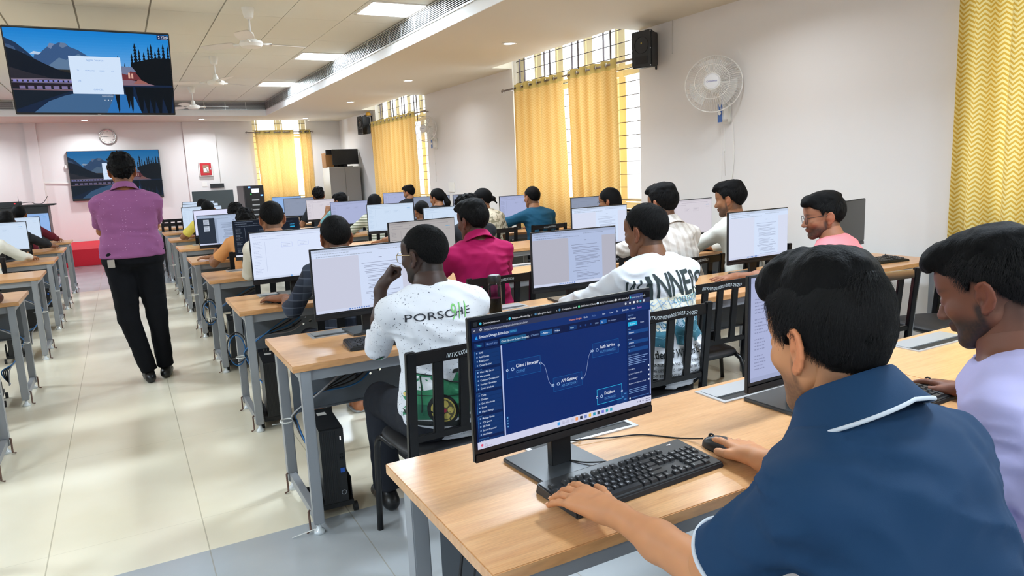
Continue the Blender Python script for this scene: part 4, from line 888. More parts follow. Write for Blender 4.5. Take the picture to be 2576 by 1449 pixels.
# ------------------------------------------------------------------ displays
def scenery(dim=1.0):
    a = Art(); D = lambda c: tuple(int(v*dim+(1-dim)*k*.35) for v, k in zip(c, (60, 80, 90)))
    n = 14
    for k in range(n): t = k/(n-1); a.rect(0, .30+.2625*k/n, 1, .30+.2625*(k+1)/n+.001, D((int(105-90*t), int(165-40*t), int(225-20*t))))
    a.poly([(0, .3), (0, .50), (.06, .47), (.12, .41), (.16, .36), (.2, .3)], D((24, 50, 84))); a.poly([(0, .3), (0, .46), (.02, .455), (.05, .44), (.06, .40), (.1, .41), (.09, .36), (.14, .34)], D((60, 84, 120)))
    a.poly([(.12, .3), (.16, .40), (.2, .415), (.24, .45), (.255, .475), (.29, .47), (.31, .48), (.35, .478), (.37, .455), (.42, .435), (.47, .40), (.55, .36), (.6, .3)], D((52, 84, 128)))
    a.poly([(.24, .45), (.255, .475), (.29, .47), (.27, .455), (.26, .435)], D((110, 130, 165))); a.poly([(.31, .455), (.32, .48), (.35, .478), (.36, .46), (.33, .445)], D((96, 118, 150)))
    a.poly([(.2, .30), (.3, .38), (.34, .365), (.42, .41), (.5, .35), (.5, .30)], D((90, 118, 150))); a.poly([(.13, .40), (.155, .418), (.2, .41), (.18, .395)], D((180, 200, 225)))
    a.poly([(0, .2), (0, .44), (.08, .41), (.2, .34), (.3, .29), (.42, .26), (.42, .2)], D((8, 20, 34))); a.poly([(0, .2), (0, .31), (.1, .275), (.2, .25), (.3, .2)], D((38, 38, 48)))
    for x, h, w in ((.66, .41, .018), (.70, .36, .014), (.725, .34, .014), (.75, .43, .022), (.775, .50, .026), (.80, .46, .02), (.83, .44, .024), (.86, .48, .02), (.88, .50, .02), (.905, .45, .022), (.93, .48, .024), (.96, .50, .024), (.99, .49, .02)):
        y = h
        while y > .26: a.poly([(x, y), (x+w*(.35+.65*(h-y)/.25), y-.035), (x-w*(.35+.65*(h-y)/.25), y-.035)], D((5, 14, 22))); y -= .022
    a.poly([(.74, .2), (.74, .36), (.82, .38), (.9, .40), (1, .40), (1, .2)], D((5, 13, 20)))
    a.rect(0, 0, 1, .205, D((14, 34, 62))); a.poly([(.1, 0), (.2, .08), (.3, .12), (.42, .15), (.55, .16), (.62, .12), (.62, 0)], D((62, 98, 138))); a.poly([(.55, 0), (.6, .1), (.62, .15), (.74, .12), (.78, 0)], D((40, 110, 178))); a.poly([(0, .18), (0, .02), (.2, .1), (.45, .19)], D((12, 26, 40)))
    for x, h, w in ((.63, .02, .02), (.70, .06, .02), (.72, .03, .02), (.78, .02, .03), (.82, .0, .03), (.86, .0, .03), (.9, .0, .04), (.96, 0, .05)): a.poly([(x-w, .19), (x+w, .19), (x+w*.4, h), (x, max(0, h-.03))], D((5, 14, 22)))
    a.rect(0, .205, .6, .212, D((110, 100, 120))); a.rect(0, .225, .42, .229, D((150, 135, 160))); a.rects([(.01+.03*k, .212, .03+.03*k, .225) for k in range(14)], D((120, 120, 190))); a.rect(0, .232, .42, .2345, D((160, 145, 165)))
    a.rect(0, .175, .6, .203, D((30, 24, 34))); a.rects([(.04+.05*k, .165, .075+.05*k, .185) for k in range(10)], D((120, 110, 150))); a.rect(0, .155, .5, .163, D((120, 95, 105)))
    a.poly([(.66, .23), (.67, .31), (.7, .33), (.76, .30), (.8, .24)], D((110, 50, 56))); a.poly([(.655, .29), (.675, .335), (.745, .33), (.77, .295), (.73, .30), (.71, .275)], D((110, 120, 150))); a.rects([(.715, .25, .727, .29), (.735, .25, .747, .285)], D((215, 165, 150)))
    a.poly([(.62, .2), (.64, .235), (.72, .24), (.8, .225), (.88, .205), (.88, .2)], D((130, 105, 120))); a.poly([(.74, .21), (.78, .245), (.82, .23), (.85, .21)], D((150, 95, 90)))
    a.rect(.54, .14, .594, .185, D((30, 70, 150))); a.rects([(.551, .165, .562, .175), (.57, .165, .581, .175), (.551, .148, .562, .158), (.57, .148, .581, .158)], (225, 230, 245)); a.text(.567, .118, 'Applications', .0145, (190, 200, 215), 'CENTER', bold=.002)
    a.rects([(.545, .09, .55, .094), (.565, .089, .572, .095), (.587, .09, .592, .094)], (220, 225, 235))
    return a
def dialog(a, x0, y0, x1, y1):
    a.rect(x0, y0, x1, y1, (208, 226, 248)); w = x1-x0; h = y1-y0; c = (120, 160, 215)
    a.text((x0+x1)/2, y1-.12*h, 'Signal Source', .02, c, 'CENTER', bold=.003)
    for f, t in ((.15, 'TV'), (.38, 'HDMI(ARC)'), (.61, 'HDMI2'), (.82, 'AV')): a.text(x0+w*f, y0+h*.61, t, .012, c, 'CENTER', bold=.003)
    a.text(x0+w*.15, y0+h*.33, 'USB', .012, c, 'CENTER', bold=.003); a.text((x0+x1)/2, y0+h*.10, 'CANCEL', .016, c, 'CENTER', bold=.003)
def display(name, TL, TR, BL, art, lb, depth, chin, parts_fn=None):
    TL, TR, BL = Vector(TL), Vector(TR), Vector(BL); x = (TR-TL); w = x.length; x.normalize(); z = (TL-BL); z = (z-x*z.dot(x)); h = z.length; z.normalize(); y = z.cross(x)
    M = Matrix((x, y, z)).transposed().to_4x4(); r = empty(name, BL, 0, lb, 'screen'); r.matrix_world = Matrix.Translation(BL) @ M
    MB().box((0, 0, 0), (w, depth, h)).build('casing', m_bez, r, bevel=.004)
    b = .012; sw = w-2*b; sh = h-b-chin; a = art.flat('screen', sw, r, M=Matrix.Translation((b, -.001, chin)) @ Matrix.Diagonal((1, 1, sh/(sw*H), 1)), total=.002)
    MB().box((w/2-.015, -.002, .004), (w/2+.015, 0, .009)).build('brand_mark', m_alu, r); return r, w, h
a1 = scenery(); dialog(a1, .355, .135, .675, .395); a1.rect(.925, .53, .998, H-.002, (22, 44, 86)); a1.text(.933, .537, '2', .027, (230, 232, 240), bold=.01); a1.text(.952, .542, 'YEAR', .02, (230, 232, 240), bold=.008); a1.rect(.953, .534, .99, .538, (160, 170, 190))
def aty(px, py, y):
    q = Vector(((px-1288)/FPX, (py-724.5)/FPX, 1)); w = _rx*q.x+_dn*q.y+_f*q.z; t = y/w.y; return Vector((t*w.x, y, CAMH+t*w.z))
BLh, BRh = Vector((-.78, 8.33, 2.235)), Vector((.60, 8.33, 2.225))
hang, hw, hh = display('hanging_television', (-.785, 8.08, 2.985), (.60, 8.08, 2.975), (-.775, 8.36, 2.225), a1, 'large television hanging from the ceiling, lake and mountain picture', .06, .022)
for u in (.35, .65):
    iv = hang.matrix_world.inverted(); MB().bar((hw*u, .07, hh*.2), (hw*u, .07, hh*.8), .04, .02).bar((hw*u, .07, hh*.5), iv @ Vector((-.775+1.38*u, 9.75, ZT)), .03).build('hanger_arm', m_black, hang)
a2 = scenery(.72); dialog(a2, .355, .22, .60, .42)
board, bw, bh = display('interactive_display', (-.925, YF-.10, 2.325), (.905, YF-.10, 2.32), (-.925, YF-.10, 1.235), a2, 'wide wall screen on the front wall behind the standing man', .09, .05)
tag(MB().box((-.99, YF-.05, 1.95), (-.93, YF, 2.03)).build('wall_socket', m_white, None, bevel=.004), 'small white socket at the left of the wall screen', 'socket')
r = empty('wall_clock', (-.09, YF-.005, 2.625), 0, 'round silver-rimmed clock above the wall screen', 'clock'); X = Matrix.Rotation(math.pi/2, 4, 'X')
MB().lathe([(.15, 0), (.172, .0), (.175, .02), (.165, .035), (.148, .03)], 48, M=X).build('rim', m_chrome, r, True); MB().lathe([(.001, .0), (.15, 0), (.15, .018), (.001, .018)], 48, M=X).build('dial', m_white, r)
nm = MB()
for k in range(1, 13):
    v, f = text_geo(str(k), .036, 'CENTER', .004); a = math.pi/2-k*math.pi/6; nm.add([(p[0]+.12*math.cos(a), -.0195, p[1]+.12*math.sin(a)-.012) for p in v], f)
v, f = text_geo('Ajanta', .02, 'CENTER', .002); nm.build('numerals', mat('ink_black', (30, 30, 32), .6), r)
MB().bar((0, -.022, 0), (-.075, -.022, .003), .003, .006).build('hour_hand', m_rub, r); MB().bar((.02, -.024, 0), (-.11, -.024, .0), .002, .004).build('minute_hand', m_rub, r); MB().bar((0, -.025, 0), (.09, -.025, .012), .0015, .002).build('second_hand', m_rub, r)
r = empty('alarm_box', (1.87, YF-.05, 1.83), 0, 'red fire alarm box with white frame on the front wall', 'alarm box'); m_red = mat('alarm_red', (190, 28, 40), .4)
MB().box((-.15, -.06, -.17), (.15, 0, .17)).build('frame', m_white, r, bevel=.006); MB().box((-.125, -.068, -.145), (.125, -.06, .145)).build('door', m_red, r, bevel=.004)
MB().box((-.06, -.072, -.09), (.07, -.068, .09)).build('window', mat('alarm_window', (150, 120, 95), .3), r); MB().box((-.05, -.075, -.06), (.03, -.072, .02)).box((.02, -.075, -.05), (.06, -.072, .05)).build('contents', m_white, r); MB().box((.10, -.074, -.01), (.115, -.068, .02)).build('latch', m_alu, r)
# cupboard, rack, platform
m_cup = mat('cupboard_enamel', (176, 172, 158), .4); m_cupf = mat('cupboard_front_grey', (132, 126, 122), .4)
r = empty('steel_cupboard', (4.78, 17.35, 0), R_(-4), 'tall grey steel cupboard in the front right corner', 'cupboard')
MB().box((-.36, -.45, .05), (.36, .45, 1.74)).box((-.34, -.43, 0), (.34, .43, .05)).build('body', m_cup, r, bevel=.006)
for s in (-1, 1): d = MB().box((-.355 if s < 0 else .004, -.468, .06), (-.004 if s < 0 else .355, -.45, 1.73)).build('door', m_cupf, r, bevel=.003)
MB().box((.02, -.49, .9), (.035, -.468, 1.05)).build('handle', m_alu, r)
r = empty('stored_monitor', (4.86, 17.2, 1.74), R_(4), 'black monitor stored on top of the steel cupboard', 'monitor')
MB().box((-.32, -.05, .06), (.32, .0, .42)).build('panel', m_spk, r, bevel=.006); MB().box((-.05, 0, .0), (.05, .04, .25)).box((-.15, -.08, 0), (.15, .1, .015)).build('stand', m_spk, r)
r = empty('stored_monitor', (4.74, 17.32, 1.74), R_(0), 'second black monitor tucked behind the front one on the cupboard', 'monitor')
MB().box((-.30, 0, .06), (.28, .05, .42)).build('panel', m_spk, r, bevel=.006); MB().box((-.12, 0, 0), (.12, .1, .06)).build('stand', m_spk, r)
r = empty('cardboard_carton', (4.50, 17.42, 1.74), R_(5), 'brown cardboard carton on the left end of the cupboard top', 'box'); m_card = mat('cardboard', (170, 122, 72), .8)
MB().box((-.10, -.14, 0), (.09, .14, .30)).build('carton_body', m_card, r, bevel=.003); MB().box((-.1, -.139, .3), (-.097, .139, .34)).build('flap', m_card, r)
r = empty('power_backup_cabinet', (2.66, 17.5, 0), R_(2), 'tall power backup cabinet with blue lights left of the front window', 'cabinet')
MB().box((-.22, -.4, .04), (.22, .4, 1.40)).build('casing', mat('cabinet_side', (78, 72, 72), .5), r, bevel=.006)
MB().box((-.2, -.415, .05), (.21, -.4, 1.39)).build('front_door', m_black, r)
MB().box((-.05, -.42, 1.24), (.11, -.415, 1.33)).build('display', mat('lcd_white', (215, 225, 245), .4, emit=.9), r)
bl = MB()
for x, z in ((-.12, 1.35), (.14, 1.16), (.13, .72)): bl.box((x, -.421, z), (x+.05, -.415, z+.03))
bl.build('blue_lights', mat('led_blue', (90, 140, 255), .4, emit=2.5), r); MB().box((-.08, -.421, 1.2), (-.06, -.415, 1.22)).build('green_light', mat('led_green', (60, 220, 90), .4, emit=1.5), r)
md = MB()
for k in range(5): z = 1.06-.11*k; md.box((-.06, -.419, z), (.10, -.415, z+.03)); md.box((-.02, -.424, z+.005), (.02, -.419, z+.025))
md.build('breaker_modules', m_alu, r)
tag(MB().box((1.93, YF-.12, 1.38), (2.24, YF-.05, 1.48)).build('black_adapter', m_black, None, bevel=.004), 'black box fixed to the front wall left of the rack', 'box'); tag(MB().box((1.76, YF-.062, 1.42), (1.87, YF-.05, 1.53)).build('wall_socket', m_white, None, bevel=.003), 'white socket plate left of the black wall box', 'socket')
tag(MB().box((XW-.012, 11.6, 1.15), (XW, 11.85, 1.32)).build('wall_socket', m_white, None, bevel=.003), 'white switch plate on the right wall between the windows', 'socket')
tag(MB().box((-2.4, 16.2, 0), (.97, YF-.02, .33)).build('stage_platform', mat('red_stage_cloth', (200, 14, 38), .75, bump=(30, .15, .004)), None, bevel=.006), 'red cloth-covered low platform along the front wall', 'platform')
r = empty('equipment_trolley', (-1.62, 15.0, 0), 0, 'black equipment rack with audio gear at far left', 'rack')
MB().box((-.55, -.25, 0), (.50, .25, 1.24)).build('body', m_black, r, bevel=.006); MB().box((-.6, -.3, 1.24), (.6, .3, 1.265)).build('top', m_rub, r); g = MB().box((-.3, -.2, 1.265), (.1, .12, 1.33)).build('amplifier', m_spk, r, bevel=.004)
MB().box((.02, -.205, 1.29), (.04, -.2, 1.305)).build('red_led', mat('led_red', (255, 40, 50), .4, emit=2), g); MB().tube(spl([(.1, 0, 1.3), (.25, -.05, 1.31), (.3, .05, 1.28), (.42, 0, 1.285), (.5, .05, 1.4)]), .005, 6).tube([(.08, -.1, 1.33), (.08, -.1, 1.42)], .003, 6).build('loose_cables', m_cab, r, True)
# ------------------------------------------------------------------ signed-distance modelling of people
f32 = np.float32
def vnoise(x, y, z, seed=0):   # smooth value noise, -1..1
    xi, yi, zi = np.floor(x), np.floor(y), np.floor(z); fx, fy, fz = x-xi, y-yi, z-zi
    fx, fy, fz = fx*fx*(3-2*fx), fy*fy*(3-2*fy), fz*fz*(3-2*fz)
    def h(a, b, c):
        s = np.sin(a*127.1+b*311.7+c*74.7+seed*19.19)*43758.5453; return s-np.floor(s)
    def l(a, b, t): return a+(b-a)*t
    c = lambda dx, dy, dz: h(xi+dx, yi+dy, zi+dz)
    return 2*l(l(l(c(0, 0, 0), c(1, 0, 0), fx), l(c(0, 1, 0), c(1, 1, 0), fx), fy), l(l(c(0, 0, 1), c(1, 0, 1), fx), l(c(0, 1, 1), c(1, 1, 1), fx), fy), fz)-1
class SDF:
    def __init__(s, lo, hi, h):
        s.lo = np.array(lo, float); s.h = h; n = np.ceil((np.array(hi)-s.lo)/h).astype(int)+1
        s.ax = [(s.lo[i]+h*np.arange(n[i])).astype(f32) for i in range(3)]; s.D = np.full(n, 1.0, f32)
    def sub(s, lo, hi):
        sl = []
        for i in range(3):
            a = max(0, int(math.floor((lo[i]-s.lo[i])/s.h))); b = min(len(s.ax[i]), int(math.ceil((hi[i]-s.lo[i])/s.h))+1)
            if b <= a: return None
            sl.append(slice(a, b))
        return tuple(sl)
    def P(s, sl): return s.ax[0][sl[0]][:, None, None], s.ax[1][sl[1]][None, :, None], s.ax[2][sl[2]][None, None, :]
    def add(s, fn, lo, hi, k=.02, op='u'):
        m = k+2.5*s.h; sl = s.sub([v-m for v in lo], [v+m for v in hi])
        if sl is None: return s
        X, Y, Z = s.P(sl); d = fn(X, Y, Z).astype(f32); a = s.D[sl]
        if op == 'u':
            if k > 0: hh = np.maximum(k-np.abs(a-d), 0)/k; s.D[sl] = np.minimum(a, d)-hh*hh*k*.25
            else: s.D[sl] = np.minimum(a, d)
        else:
            d = -d if op == 's' else d
            if k > 0: hh = np.maximum(k-np.abs(a-d), 0)/k; s.D[sl] = np.maximum(a, d)+hh*hh*k*.25
            else: s.D[sl] = np.maximum(a, d)
        return s
    def cap(s, a, b, ra, rb=None, k=.02, op='u', flat=None):
        a = np.array(a, float); b = np.array(b, float); rb = ra if rb is None else rb; ba = b-a; L2 = max(float(ba@ba), 1e-9); R = max(ra, rb)
        def fn(X, Y, Z):
            t = np.clip(((X-a[0])*ba[0]+(Y-a[1])*ba[1]+(Z-a[2])*ba[2])/L2, 0, 1); dx = X-a[0]-t*ba[0]; dy = Y-a[1]-t*ba[1]; dz = Z-a[2]-t*ba[2]
            d = np.sqrt(dx*dx+dy*dy+dz*dz)-(ra+(rb-ra)*t)
            if flat:   # cut the far end square
                n = ba/math.sqrt(L2); d = np.maximum(d, (X-b[0])*n[0]+(Y-b[1])*n[1]+(Z-b[2])*n[2])
            return d
        return s.add(fn, np.minimum(a, b)-R, np.maximum(a, b)+R, k, op)
    def ell(s, c, r, k=.02, op='u', R=None):
        rm = max(r)
        def fn(X, Y, Z):
            x, y, z = X-c[0], Y-c[1], Z-c[2]
            if R is not None: x, y, z = R[0][0]*x+R[1][0]*y+R[2][0]*z, R[0][1]*x+R[1][1]*y+R[2][1]*z, R[0][2]*x+R[1][2]*y+R[2][2]*z
            k0 = np.sqrt((x/r[0])**2+(y/r[1])**2+(z/r[2])**2); k1 = np.sqrt((x/r[0]**2)**2+(y/r[1]**2)**2+(z/r[2]**2)**2)+1e-9; return k0*(k0-1)/k1
        return s.add(fn, [c[i]-rm for i in range(3)], [c[i]+rm for i in range(3)], k, op)
    def mesh(s):
        D = s.D; n = D.shape; S_ = D < 0; cs = np.zeros([m-1 for m in n], np.int8)
        for i in (0, 1):
            for j in (0, 1):
                for k in (0, 1): cs += S_[i:n[0]-1+i, j:n[1]-1+j, k:n[2]-1+k]
        act = np.argwhere((cs > 0) & (cs < 8)); idx = np.full(cs.shape, -1, np.int64); idx[tuple(act.T)] = np.arange(len(act))
        pos = np.zeros((len(act), 3)); cnt = np.zeros(len(act)); C = [(i, j, k) for i in (0, 1) for j in (0, 1) for k in (0, 1)]
        cv = {c: D[act[:, 0]+c[0], act[:, 1]+c[1], act[:, 2]+c[2]].astype(float) for c in C}
        for c in C:
            for a in range(3):
                if c[a]: continue
                e = list(c); e[a] = 1; e = tuple(e); va, vb = cv[c], cv[e]; m = (va < 0) != (vb < 0); t = np.where(m, va/np.where(m, va-vb, 1), 0)
                for q in range(3): pos[:, q] += np.where(m, c[q]+(t if q == a else 0), 0)
                cnt += m
        V = (act+pos/cnt[:, None])*s.h+s.lo; Q = []
        for a in range(3):
            b, c = (a+1) % 3, (a+2) % 3; sl0 = [slice(None)]*3; sl1 = [slice(None)]*3; sl0[a] = slice(0, n[a]-1); sl1[a] = slice(1, n[a])
            m = S_[tuple(sl0)] != S_[tuple(sl1)]; e = np.argwhere(m); ok = (e[:, b] > 0) & (e[:, c] > 0) & (e[:, b] < n[b]-1) & (e[:, c] < n[c]-1); e = e[ok]
            ins = S_[tuple(e.T)]; o = np.zeros((4, 3), int); o[0][b] = -1; o[0][c] = -1; o[1][c] = -1; o[3][b] = -1
            q = np.stack([idx[tuple((e+o[i]).T)] for i in range(4)], 1); q = np.where(ins[:, None], q, q[:, ::-1]); Q.append(q)
        return V, np.concatenate(Q)
def join(chunks):
    V = []; Q = []; n = 0
    for v, q in chunks: V.append(v); Q.append(q+n); n += len(v)
    return np.concatenate(V), np.concatenate(Q)
def mk(name, V, Q, m, parent, col=None):
    me = bpy.data.meshes.new(name); me.vertices.add(len(V)); me.vertices.foreach_set('co', np.asarray(V, f32).ravel()); me.loops.add(len(Q)*4); me.loops.foreach_set('vertex_index', np.asarray(Q, np.int32).ravel())
    me.polygons.add(len(Q)); me.polygons.foreach_set('loop_start', np.arange(0, len(Q)*4, 4, dtype=np.int32)); me.polygons.foreach_set('loop_total', np.full(len(Q), 4, np.int32)); me.update(calc_edges=True); me.materials.append(m)
    if col is not None:
        c = me.color_attributes.new('Col', 'FLOAT_COLOR', 'POINT'); c.data.foreach_set('color', np.concatenate([col, np.ones((len(col), 1))], 1).astype(f32).ravel())
    me.shade_smooth(); o = bpy.data.objects.new(name, me); COL.objects.link(o); o.parent = parent; return o
TW_ = [(-.05, .10, .09), (-.03, .155, .115), (.03, .172, .125), (.1, .168, .118), (.2, .148, .105), (.3, .152, .108), (.38, .165, .112), (.44, .168, .104), (.48, .15, .088), (.51, .092, .066), (.535, .062, .058), (.56, .055, .054)]
def torso_fn(O, lean, bend, g, s, infl=0.0, ztop=None, belly=0.0):
    cl, sl = math.cos(lean), math.sin(lean); tz = np.array([t[0] for t in TW_])*s; tw = np.array([t[1] for t in TW_])*s*g; td = np.array([t[2] for t in TW_])*s*g
    def fn(X, Y, Z):
        y0, z0 = Y-O[1], Z-O[2]; z = z0*cl+y0*sl; y = y0*cl-z0*sl; x = X-O[0]+0*z
        yc = bend*(np.clip(z/s, 0, .6)**2)*s/.3; w = np.interp(z, tz, tw)+infl; d = np.interp(z, tz, td)+infl+belly*np.exp(-((z-.14*s)/(.09*s))**2)*(y > yc)
        q = np.sqrt((x/w)**2+((y-yc)/d)**2); r = (q-1)*np.minimum(w, d)*.9
        return np.maximum(np.maximum(r, (tz[0]-infl)-z), z-(ztop or (tz[-1]+infl)))
    return fn
def axf(O, lean, bend, s, p):   # torso-frame point (x, y, z) -> local
    x, y, z = p; yc = bend*(max(0, min(z/s, .6))**2)*s/.3; y = y+yc; cl, sl = math.cos(lean), math.sin(lean); return np.array([O[0]+x, O[1]+y*cl+z*sl, O[2]-y*sl+z*cl])
def rot(yaw, pitch, roll=0):
    return np.array(Matrix.Rotation(yaw, 3, 'Z') @ Matrix.Rotation(-pitch, 3, 'X') @ Matrix.Rotation(roll, 3, 'Y'))
# hairline: height of the hair edge as a function of the head-frame y coordinate
def hairline(y, cut, full=0.0):
    yy = np.array([-.13, -.095, -.065, -.04, -.024, .008, .018, .03, .048, .075, .12]); zz = np.array([-.074, -.066, -.040, -.005, .028, .036, .006, .048, .060, .074, .072])
    return np.interp(y, yy, zz)+cut
HAIR = {  # thickness, noise amp, noise scale, hairline shift, front overhang
 'crop': (.004, .0008, 60, 0, 0), 'short': (.009, .002, 45, -.0, .004), 'medium': (.013, .004, 38, -.006, .010), 'wavy': (.013, .004, 34, -.008, .016), 'curly': (.020, .012, 55, -.006, .014), 'long': (.013, .002, 20, -.03, .006), 'pony': (.012, .001, 20, -.01, .002), 'bun': (.012, .0015, 20, -.01, .002)}
def head_field(h, lo=(-.11, -.13, -.16), hi=(.11, .14, .15), near=False):
    S_ = SDF(lo, hi, h); E = S_.ell; C = S_.cap
    E((0, -.014, .032), (.074, .096, .086), k=0); E((0, .028, -.028), (.060, .064, .082), k=.03)
    for x in (-1, 1):
        C((x*.052, -.002, -.048), (x*.018, .066, -.098), .020, .016, k=.03); E((x*.040, .062, -.024), (.022, .022, .02), k=.02)
    E((0, .072, -.098), (.019, .016, .016), k=.02); C((-.034, .076, .018), (.034, .076, .018), .012, k=.018); E((0, .06, .05), (.055, .035, .035), k=.03)
    if near:
        for x in (-1, 1): E((x*.032, .094, -.002), (.017, .014, .012), k=.012, op='s'); E((x*.032, .079, -.003), (.015, .0125, .0125), k=.006)
    C((0, .086, .004), (0, .108, -.034), .008, .0125, k=.012)
    for x in (-1, 1): E((x*.011, .099, -.038), (.008, .010, .007), k=.008)
    E((0, .090, -.058), (.022, .012, .007), k=.007); E((0, .088, -.069), (.019, .012, .007), k=.006)
    for x in (-1, 1):   # ears: bowl, helix, lobe
        R = np.array(Matrix.Rotation(x*.42, 3, 'Z') @ Matrix.Rotation(.22, 3, 'X'))
        def ep(u, v, w=0): return np.array([x*.074, -.012, -.008])+R @ np.array([x*w, u, v])
        C(ep(.008, 0, -.004), ep(-.004, 0, .006), .013, .012, k=.012)
        E(ep(-.006, .002, .008), (.0065, .021, .031), k=.008, R=R)
        if near: E(ep(-.004, .006, .0165), (.0085, .0125, .020), k=.003, op='s', R=R); E(ep(.002, -.008, .014), (.009, .007, .009), k=.003, op='s', R=R)
        pts = [ep(.008+.0*i, .008, .004) if i == 0 else ep(-.006+.020*math.cos(t), .002+.031*math.sin(t), .011+.003*math.cos(t)) for i, t in enumerate([0.1, .7, 1.2, 1.7, 2.2, 2.8, 3.3, 3.8, 4.2, 4.6])]
        for a, b in zip(pts, pts[1:]): C(a, b, .0038, .0038, k=.003)
        E(ep(-.002, -.030, .009), (.006, .008, .008), k=.006)
    return S_
HEADC = {}
def head_mesh(h, near):
    key = (round(h, 4), near)
    if key not in HEADC: S_ = head_field(h, near=near); HEADC[key] = S_.mesh()
    return HEADC[key]
def smooth01(a, b, x): t = np.clip((x-a)/(b-a), 0, 1); return t*t*(3-2*t)
def head_color(V, skin, hair, beard, near):
    x, y, z = V.T; col = np.tile(np.array(lin(skin)), (len(V), 1)); n = vnoise(x*40, y*40, z*40, 3); col *= (1+.06*n)[:, None]
    red = np.array([1.12, .86, .82]); ear = smooth01(.074, .086, np.abs(x)); col *= 1+(red-1)*(ear*.8)[:, None]
    dk = np.array([.13, .12, .125]); lip = np.exp(-((x/.024)**2+((y-.092)/.016)**2+((z+.064)/.009)**2)); col = col*(1-.45*lip[:, None])+np.array(lin((150, 80, 75)))*.45*lip[:, None]*(np.array(lin(skin)).mean()/.25)
    for s in (-1, 1):
        b = np.exp(-(((x-s*.034)/.02)**4+((z-.021-.004*np.cos((x-s*.034)/.02))/.0055)**2))*(y > .05); col = col*(1-.8*b[:, None])+dk*.1*.8*b[:, None]
    if beard:
        low = smooth01(-.028, -.062, z+.25*np.maximum(0, .055-y)*(.6)); frt = smooth01(.0, .022, y); side = np.maximum(low*frt, smooth01(.026, .012, y)*smooth01(-.006, .01, y)*smooth01(-.01, -.03, z)*(z > -.11)*(np.abs(x) > .05))
        mou = np.exp(-((x/.024)**4+((z+.047)/.006)**2))*(y > .08); m = np.clip(np.maximum(side, mou)*beard*1.15, 0, 1)*(1-.8*lip)*(.88+.15*vnoise(x*300, y*300, z*300)); col = col*(1-m[:, None])+dk*.12*m[:, None]
    hl = smooth01(-.012, .006, z-hairline(y, .0))*(y < .08)*(np.abs(x) < .082); fade = hl*.92; fade = fade*(1-ear); col = col*(1-fade[:, None])+np.array(lin(hair))*fade[:, None]
    return col
def hair_field(kind, h, scale=1.0, seed=0):
    th, na, ns, cut, fr = HAIR[kind]; lo = [-.13, -.16, -.12]; hi = [.13, .15, .17]
    if kind in ('long',): lo = [-.15, -.2, -.42]
    if kind in ('pony', 'bun'): lo = [-.13, -.24, -.34]
    S_ = SDF(lo, hi, h); S_.ell((0, -.014, .034), (.076+th*.75, .098+th, .088+th), k=0)
    if fr > .008:
        S_.ell((.0, .055, .098), (.062, .045, .030+fr*.5), k=.03); S_.ell((-.012, .085, .082+fr*.3), (.048, .026+fr*.3, .020+fr*.3), k=.02)
    if kind in ('wavy', 'curly', 'medium'): S_.ell((0, -.03, .10), (.066, .07, .035), k=.03)
    sl = S_.sub(lo, hi); X, Y, Z = S_.P(sl); xx = X+0*Y+0*Z; yy = Y+0*X+0*Z; zz = Z+0*X+0*Y
    nz = vnoise(xx*ns, yy*ns, zz*ns, seed)+.5*vnoise(xx*ns*2.1, yy*ns*2.1, zz*ns*2.1, seed+1)
    edge = hairline(yy, cut*1.0)-zz+.006*vnoise(xx*90, yy*90, zz*30, seed+5)
    e = np.maximum(S_.D, edge*.8); S_.D = (np.where(True, e, e)).astype(f32)
    if kind == 'long':
        S_.cap((0, -.05, -.02), (0, -.085, -.30), .070, .055, k=.03); S_.cap((.05, -.03, 0), (.055, -.06, -.22), .035, .03, k=.03); S_.cap((-.05, -.03, 0), (-.055, -.06, -.22), .035, .03, k=.03)
    if kind == 'pony': S_.ell((0, -.115, .03), (.02, .02, .02), k=.02); S_.cap((0, -.125, .025), (.01, -.15, -.08), .028, .036, k=.02); S_.cap((.01, -.15, -.08), (.015, -.13, -.24), .036, .014, k=.03)
    if kind == 'bun': S_.ell((0.0, -.125, -.005), (.034, .030, .030), k=.012); S_.cap((0.02, -.13, -.02), (.03, -.15, -.06), .012, .008, k=.01)
    S_.D = (S_.D-na*nz).astype(f32); return S_
m_hair = mat('dark_hair', (8, 7, 7), .7, spec=.12, bump=(260, .5, .003, (1, 1, .35)))
def strand_mat():
    m = bpy.data.materials.new('hair_strand'); m.use_nodes = True; nt = m.node_tree; b = nt.nodes['Principled BSDF']; b.inputs['Base Color'].default_value = (.007, .006, .006, 1); b.inputs['Roughness'].default_value = .5; b.inputs['Specular IOR Level'].default_value = .28; return m
m_strand = strand_mat()
